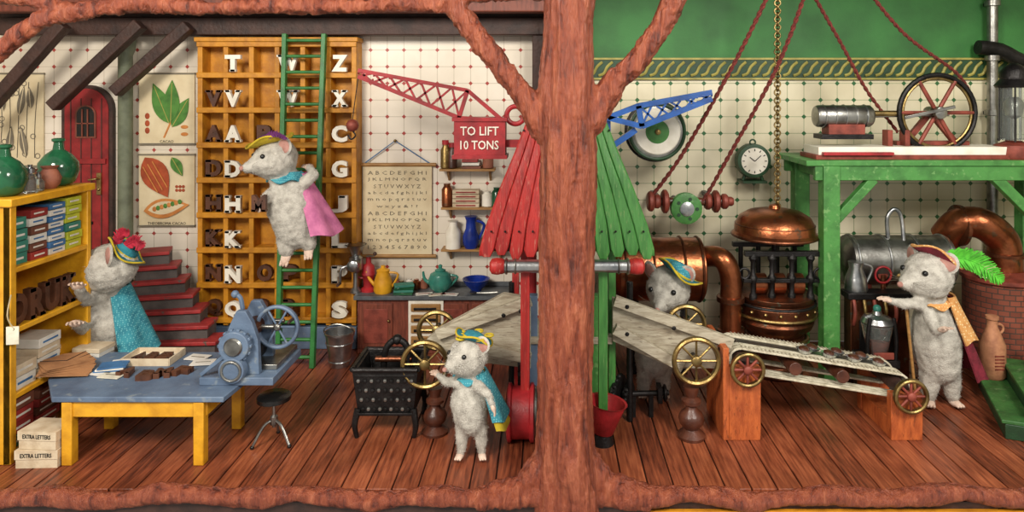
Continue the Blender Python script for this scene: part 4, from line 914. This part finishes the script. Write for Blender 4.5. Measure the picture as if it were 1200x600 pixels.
o=O('elbow_pipe'); y=3.5; o.tube([P(1108,278,3.9),P(1124,262,3.7),P(1150,262,y),P(1173,280,y),P(1178,305,y),P(1178,335,y)],.26,copper,24,6)
o.lathe(P(1178,332,y),[(.27,0),(.34,.01),(.34,.08),(.27,.1)],copperd,Z3,28); o.lathe(P(1178,300,y),[(.27,0),(.31,.01),(.31,.06),(.28,.07)],copperd,Z3,28); o.lathe(P(1120,264,3.7),[(.28,0),(.35,.02),(.35,.08),(.28,.1)],copperd,X3,28); o.done()
o=O('brick_furnace'); c=P(1172,0,3.4); c.z=0; zz=P(0,322,3.3).z; o.lathe(c,[(.55,0),(.55,zz-.1)],bm,n=36); o.lathe(c+V((0,0,zz-.1)),[(.55,0),(.6,.03),(.6,.09),(.5,.12),(.3,.14)],rust,n=36); o.done()
o=O('enamel_mug'); c=V((P(1155,0,3.1).x,3.1,zz+.02)); o.lathe(c,[(.1,0),(.1,.2),(.08,.2),(.08,.03)],cream,n=20); o.torus(c+V((.12,0,.1)),Y3,.06,.015,cream); o.done()
# conveyor
o=O('conveyor_belt'); aL=V((2.65,1.2,.97)); aR=V((4.8,1.2,.62)); r=.17
def loop(r):
    pts=[]; d=(aR-aL).normalized(); nrm=V((-d.z,0,d.x)); 
    for i in range(11): a=math.radians(90+180*i/10); pts.append(aL+(d*math.cos(a)+nrm*math.sin(a))*r)
    for i in range(11): a=math.radians(-90+180*i/10); pts.append(aR+(d*math.cos(a)+nrm*math.sin(a))*r)
    return pts,d,nrm
pts,d,nrm=loop(r); pts2,_,_=loop(r-.03)
for y in [1.3+.078*i for i in range(8)]:
    if 1.5<y<1.7: 
        continue
    R=[[a+V((0,y-1.2,0)),a+V((0,y-1.2+.07,0)),b+V((0,y-1.2+.07,0)),b+V((0,y-1.2,0))] for a,b in zip(pts+[pts[0]],pts2+[pts2[0]])]
    o.rings(R,belt)
o.bar(aL+nrm*(r-.03)+V((0,.4,0)),aR+nrm*(r-.03)+V((0,.4,0)),.3,.03,steel,nrm)
for a in (aL,aR): o.cyl(a,a+V((0,.8,0)),.1,darkwood,n=20); o.cyl(a+V((0,-.1,0)),a+V((0,.9,0)),.03,iron)
for t in (.35,.65): q=aL.lerp(aR,t); o.cyl(q+V((0,.1,0)),q+V((0,.7,0)),.09,turned,n=18)
for i in range(40):
    q=(aL+nrm*(r+.006)).lerp(aR+nrm*(r+.006),i/39)
    for s in (.14,.68): o.bar(q+V((0,s-.04,0)),q+V((0,s+.04,0)),.02,.015,palew,nrm)
for a,m in ((aL,orangew),(aR,orangew)):
    for yy in (1.1,1.98): o.bx(a.x-.22,a.x+.2,yy-.04,yy+.08,0,a.z,m)
    o.bx(a.x-.2,a.x+.18,1.12,2.0,0,.25,m)
o.bx(aL.x-.3,aL.x-.22,1.06,2.0,0,aL.z+.25,orangew)
for a in (aL,aR): wheel(o,a+V((0,-.22,0)),Y3,.235,brass,rust,rust,8,.03,.02,.06)
o.done(.008)
o=O('chocolate_moulds')
for i in range(7):
    q=aL.lerp(aR,.42+.08*i)+nrm*(r+.03)+V((0,.3+.16*(i%2),0)); o.lathe(q-nrm*.02,[(.07,0),(.11,.05),(.1,.05)],foil,nrm,12,f=lambda a,r_,h:1+.06*math.sin(8*a)); o.lathe(q,[(.08,0),(.07,.05),(.03,.07)],choc,nrm,14)
o.done()
o=O('cocoa_grinder'); y=2.5; c=P(1026,425,y); c.z=0; zt2=P(0,425,y).z
o.bx(c.x-.25,c.x+.25,y-.2,y+.2,0,zt2,darkwood)
o.bx(c.x-.26,c.x+.26,y-.24,y+.24,zt2,zt2+.12,iron); 
for dx in (-.2,.2): o.tube([V((c.x+dx,y-.2,zt2+.1)),V((c.x+dx*1.1,y-.2,zt2+.4)),V((c.x+dx*.9,y-.2,zt2+.75))],.03,iron,8,3)
o.lathe((c.x,y-.05,zt2+.12),[(.1,0),(.14,.04),(.22,.45),(.23,.5)],glass,n=24); o.lathe((c.x,y-.05,zt2+.14),[(.08,0),(.12,.03),(.17,.25),(.02,.27)],rust,n=24)
o.lathe((c.x,y-.05,zt2+.62),[(.22,0),(.24,.03),(.2,.1),(.08,.14),(.06,.2)],silver,n=24); o.sph((c.x,y-.05,zt2+.85),.06,teal); o.box((c.x,y-.26,zt2+.2),(.3,.03,.1),rust)
o.done(.006)
o=O('stirring_stick'); q=P(1074,437,2.1); q=V((q.x,2.1,0)); o.cyl(q,P(1062,360,1.92),.022,lightwood,n=10); o.done()
# corner steps
o=O('corner_steps')
p0=V((6.12,1.1,0)); p1=V((6.8,2.75,0)); dd=(p1-p0).normalized(); nx=V((dd.y,-dd.x,0))
for i in range(4):
    h=.25*(i+1); a=p0+nx*.34*i; b=p1+nx*.34*i; o.prism([a,b,b+nx*.34,a+nx*.34],V((0,0,h-.05)),dkgreen); a2=a-nx*.04; b2=b-nx*.04
    o.prism([a2+V((0,0,h-.05)),b2+V((0,0,h-.05)),b+nx*.34+V((0,0,h-.05)),a+nx*.34+V((0,0,h-.05))],V((0,0,.05)),stepg)
o.done(.01)
o=O('stoneware_bottle')
c=V((6.86,2.5,.25)); s=.92; o.lathe(c,[(.17*s,0),(.2*s,.04*s),(.2*s,.55*s),(.12*s,.75*s),(.08*s,.85*s),(.08*s,.95*s),(.1*s,.97*s),(.1*s,1.02*s),(.05*s,1.03*s)],terra,n=28); o.torus(c+V((.1,0,.74)),Y3,.07,.018,terra); 
for i in range(5): o.box(c+V((0,-.18,.18+.05*i)),(.14,.01,.02),rust)
o.done()
# ================= MICE =================
def ex1(o,h,nd,sd,u,hr,ch):
    up=(u*.85-nd*.5+X3*.2).normalized(); c=h+up*hr*.88; hat(o,c,up,hr*.66,hatteal,hatteal,clothyel,clothyel)
    a=c+up*hr*.1; feather(o,[a+V((-.1,-.1,.05)),a+V((-.03,-.1,.26)),a+V((.12,-.12,.3))],.11,featherr,60); feather(o,[a+V((.02,-.1,.08)),a+V((.2,-.1,.16)),a+V((.3,-.12,.06))],.12,featherr,60)
    cape(o,ch+V((.1,.02,.2)),ch+V((.26,.08,-.8)),.22,.45,-70,120,clothteal,.05); cape(o,ch+V((0,-.02,.2)),ch+V((-.02,-.04,.08)),.23,.29,-200,20,clothteal,.02,4)
y=2.4
hip=P(126,405,y); chst=P(124,350,y); hd=P(126,315,2.2)
m=mouse(hip,chst,hd,V((-.93,-.36,.1)),.4,.36,[[P(110,350,2.15),P(100,352,1.85),V((-6.52,1.5,1.92)),Z3],[P(112,366,2.15),P(98,385,1.9),V((-6.52,1.45,1.42)),Z3]],
  [[hip+V((-.18,0,-.2)),hip+V((-.2,-.05,-.4)),V((hip.x-.2,y,.07))],[hip+V((.18,0,-.2)),hip+V((.2,-.05,-.4)),V((hip.x+.18,y,.07))]],1,extra=ex1)
m.done(ang=60)
def ex2(o,h,nd,sd,u,hr,ch):
    up=(u*.9-nd*.1-X3*.3).normalized(); c=h+up*hr*.84; hat(o,c,up,hr*.85,clothyel,purple,clothyel,clothyel)
    feather(o,[c+V((-.05,-.25,.05)),c+V((.18,-.33,.18)),c+V((.4,-.33,.1))],.07,purple,40)
    cape(o,ch+V((.08,.1,.16)),ch+V((.3,.12,-.82)),.2,.54,-66,110,clothpink,.06); cape(o,ch+V((.02,.0,.2)),ch+V((.0,0,.06)),.2,.31,-200,20,clothteal,.02,4)
    q=P(304,238,2.72); o.slab('M',q,.26,brownL,.08)
y=3.2
hip=P(347,268,y);chst=P(336,215,y);hd=P(322,188,3.08)
m=mouse(hip,chst,hd,V((-.68,-.68,-.04)),.39,.33,[[P(325,222,3.05),P(312,232,2.85),P(308,238,2.82),Z3],[P(355,215,3.1),P(368,205,3.15),P(362,196,3.4),Z3]],
  [[P(337,280,3.15),P(336,292,3.1),P(336,298,3.1),V((-.1,-.5,-.8))],[P(358,278,3.15),P(362,286,3.15),P(362,290,3.15),V((.1,-.5,-.8))]],2,extra=ex2)
m.done(ang=60)
def ex3(o,h,nd,sd,u,hr,ch):
    up=(u*.95-nd*.25+X3*.15).normalized(); c=h+up*hr*.85; hat(o,c,up,hr*.75,hatteal,hatteal,clothyel,clothyel)
    for i in range(5): a=i*1.3; o.torus(c+V((.2*math.cos(a),.2*math.sin(a)*.8,.06)),Z3,.05,.015,clothyel,12,5)
    cape(o,ch+V((.04,.02,.14)),ch+V((.15,.06,-.45)),.17,.33,-60,140,clothteal,.06); cape(o,ch+V((.04,.02,.12)),ch+V((.18,.05,-.56)),.16,.31,-55,140,clothyel,.06); cape(o,ch+V((0,0,.13)),ch+V((0,-.01,.05)),.155,.2,-200,20,clothteal,.02,4)
y=.62
hip=P(552,488,y);chst=P(550,447,y);hd=P(548,418,.55)
m=mouse(hip,chst,hd,V((-.6,-.78,.03)),.25,.245,[[P(536,448,.5),P(522,447,.5),P(512,438,.62),Z3],[P(560,452,.42),P(572,462,.3),P(578,478,.3),Z3]],
  [[P(544,500,y),P(541,515,y-.02),V((P(540,0,y).x,y-.03,.06)),V((-.2,-1,0))],[P(562,500,y),P(564,515,y-.02),V((P(565,0,y).x,y-.03,.06)),V((.2,-1,0))]],3,extra=ex3)
m.done(ang=60)
def ex4(o,h,nd,sd,u,hr,ch):
    up=(u*.8-nd*.1+X3*.55).normalized(); c=h+up*hr*.85; hat(o,c,up,hr*.8,hatteal,clothteal,clothyel,clothyel)
y=2.35
hip=P(765,420,y);chst=P(780,375,y);hd=P(783,339,2.2)
m=mouse(hip,chst,hd,V((-.45,-.85,-.2)),.32,.33,[[P(760,370,2.2),P(748,368,2.1),P(738,368,2.0)]],
  [[hip+V((-.1,0,-.15)),hip+V((-.15,-.05,-.4)),V((hip.x-.15,y,.07)),V((-.2,-1,0))],[hip+V((.15,0,-.15)),hip+V((.15,-.05,-.4)),V((hip.x+.15,y,.07)),V((.2,-1,0))]],4,extra=ex4)
m.done(ang=60)
def ex5(o,h,nd,sd,u,hr,ch):
    up=(u*.85-nd*.25+X3*.25).normalized(); c=h+up*hr*.82; hat(o,c,up,hr*.78,clothred,clothcream,clothyel,clothcream)
    feather(o,[c+V((.0,-.25,.12)),c+V((.38,-.3,.04)),c+V((.78,-.33,-.24))],.2,featherg,120)
    cape(o,ch+V((.1,.05,.18)),ch+V((.4,.08,-.98)),.2,.38,-72,120,clothred,.07); cape(o,ch+V((.09,.02,.22)),ch+V((.26,.03,-.4)),.22,.36,-84,110,clothcream,.04,6); cape(o,ch+V((0,0,.18)),ch+V((0,-.02,.08)),.2,.26,-200,20,clothcream,.02,4)
y=2.05
hip=P(1100,424,y);chst=P(1092,362,y);hd=P(1086,324,1.98)
m=mouse(hip,chst,hd,V((-.88,-.4,.03)),.35,.345,[[P(1078,356,1.85),P(1060,356,1.85),P(1040,351,1.95),Z3],[P(1090,370,1.72),P(1096,388,1.62),P(1105,386,1.5),Z3]],
  [[P(1090,440,y),P(1088,460,y),V((P(1089,0,y).x,y,.07)),V((-.4,-1,0))],[P(1112,440,y),P(1116,460,y),V((P(1117,0,y).x,y,.07)),V((.1,-1,0))]],5,extra=ex5)
m.done(ang=60)
# ================= LIGHT & CAMERA =================
w=bpy.data.worlds.new('w'); bpy.context.scene.world=w; w.use_nodes=True; w.node_tree.nodes['Background'].inputs[0].default_value=(1,.95,.87,1); w.node_tree.nodes['Background'].inputs[1].default_value=.62
def area(loc,tgt,size,e,col):
    l=bpy.data.lights.new('softbox','AREA'); l.energy=e; l.size=size; l.color=col; ob=bpy.data.objects.new('softbox_light',l); bpy.context.scene.collection.objects.link(ob)
    ob.location=loc; ob.rotation_euler=(V(tgt)-V(loc)).to_track_quat('-Z','Y').to_euler()
area((-6,-9,9.5),(-1,3,1.5),3.2,1750,(1,.92,.81)); area((6,-8,9.5),(2,3,1.5),3.5,1350,(1,.94,.85))
cam=bpy.data.cameras.new('camera'); co=bpy.data.objects.new('camera',cam); bpy.context.scene.collection.objects.link(co)
co.location=(0,-D,CZ); co.rotation_euler=(math.pi/2,0,0); cam.sensor_width=36; cam.lens=24; cam.shift_x=-40/1200; cam.shift_y=-190/1200
bpy.context.scene.camera=co
bpy.context.scene.view_settings.view_transform='Standard'
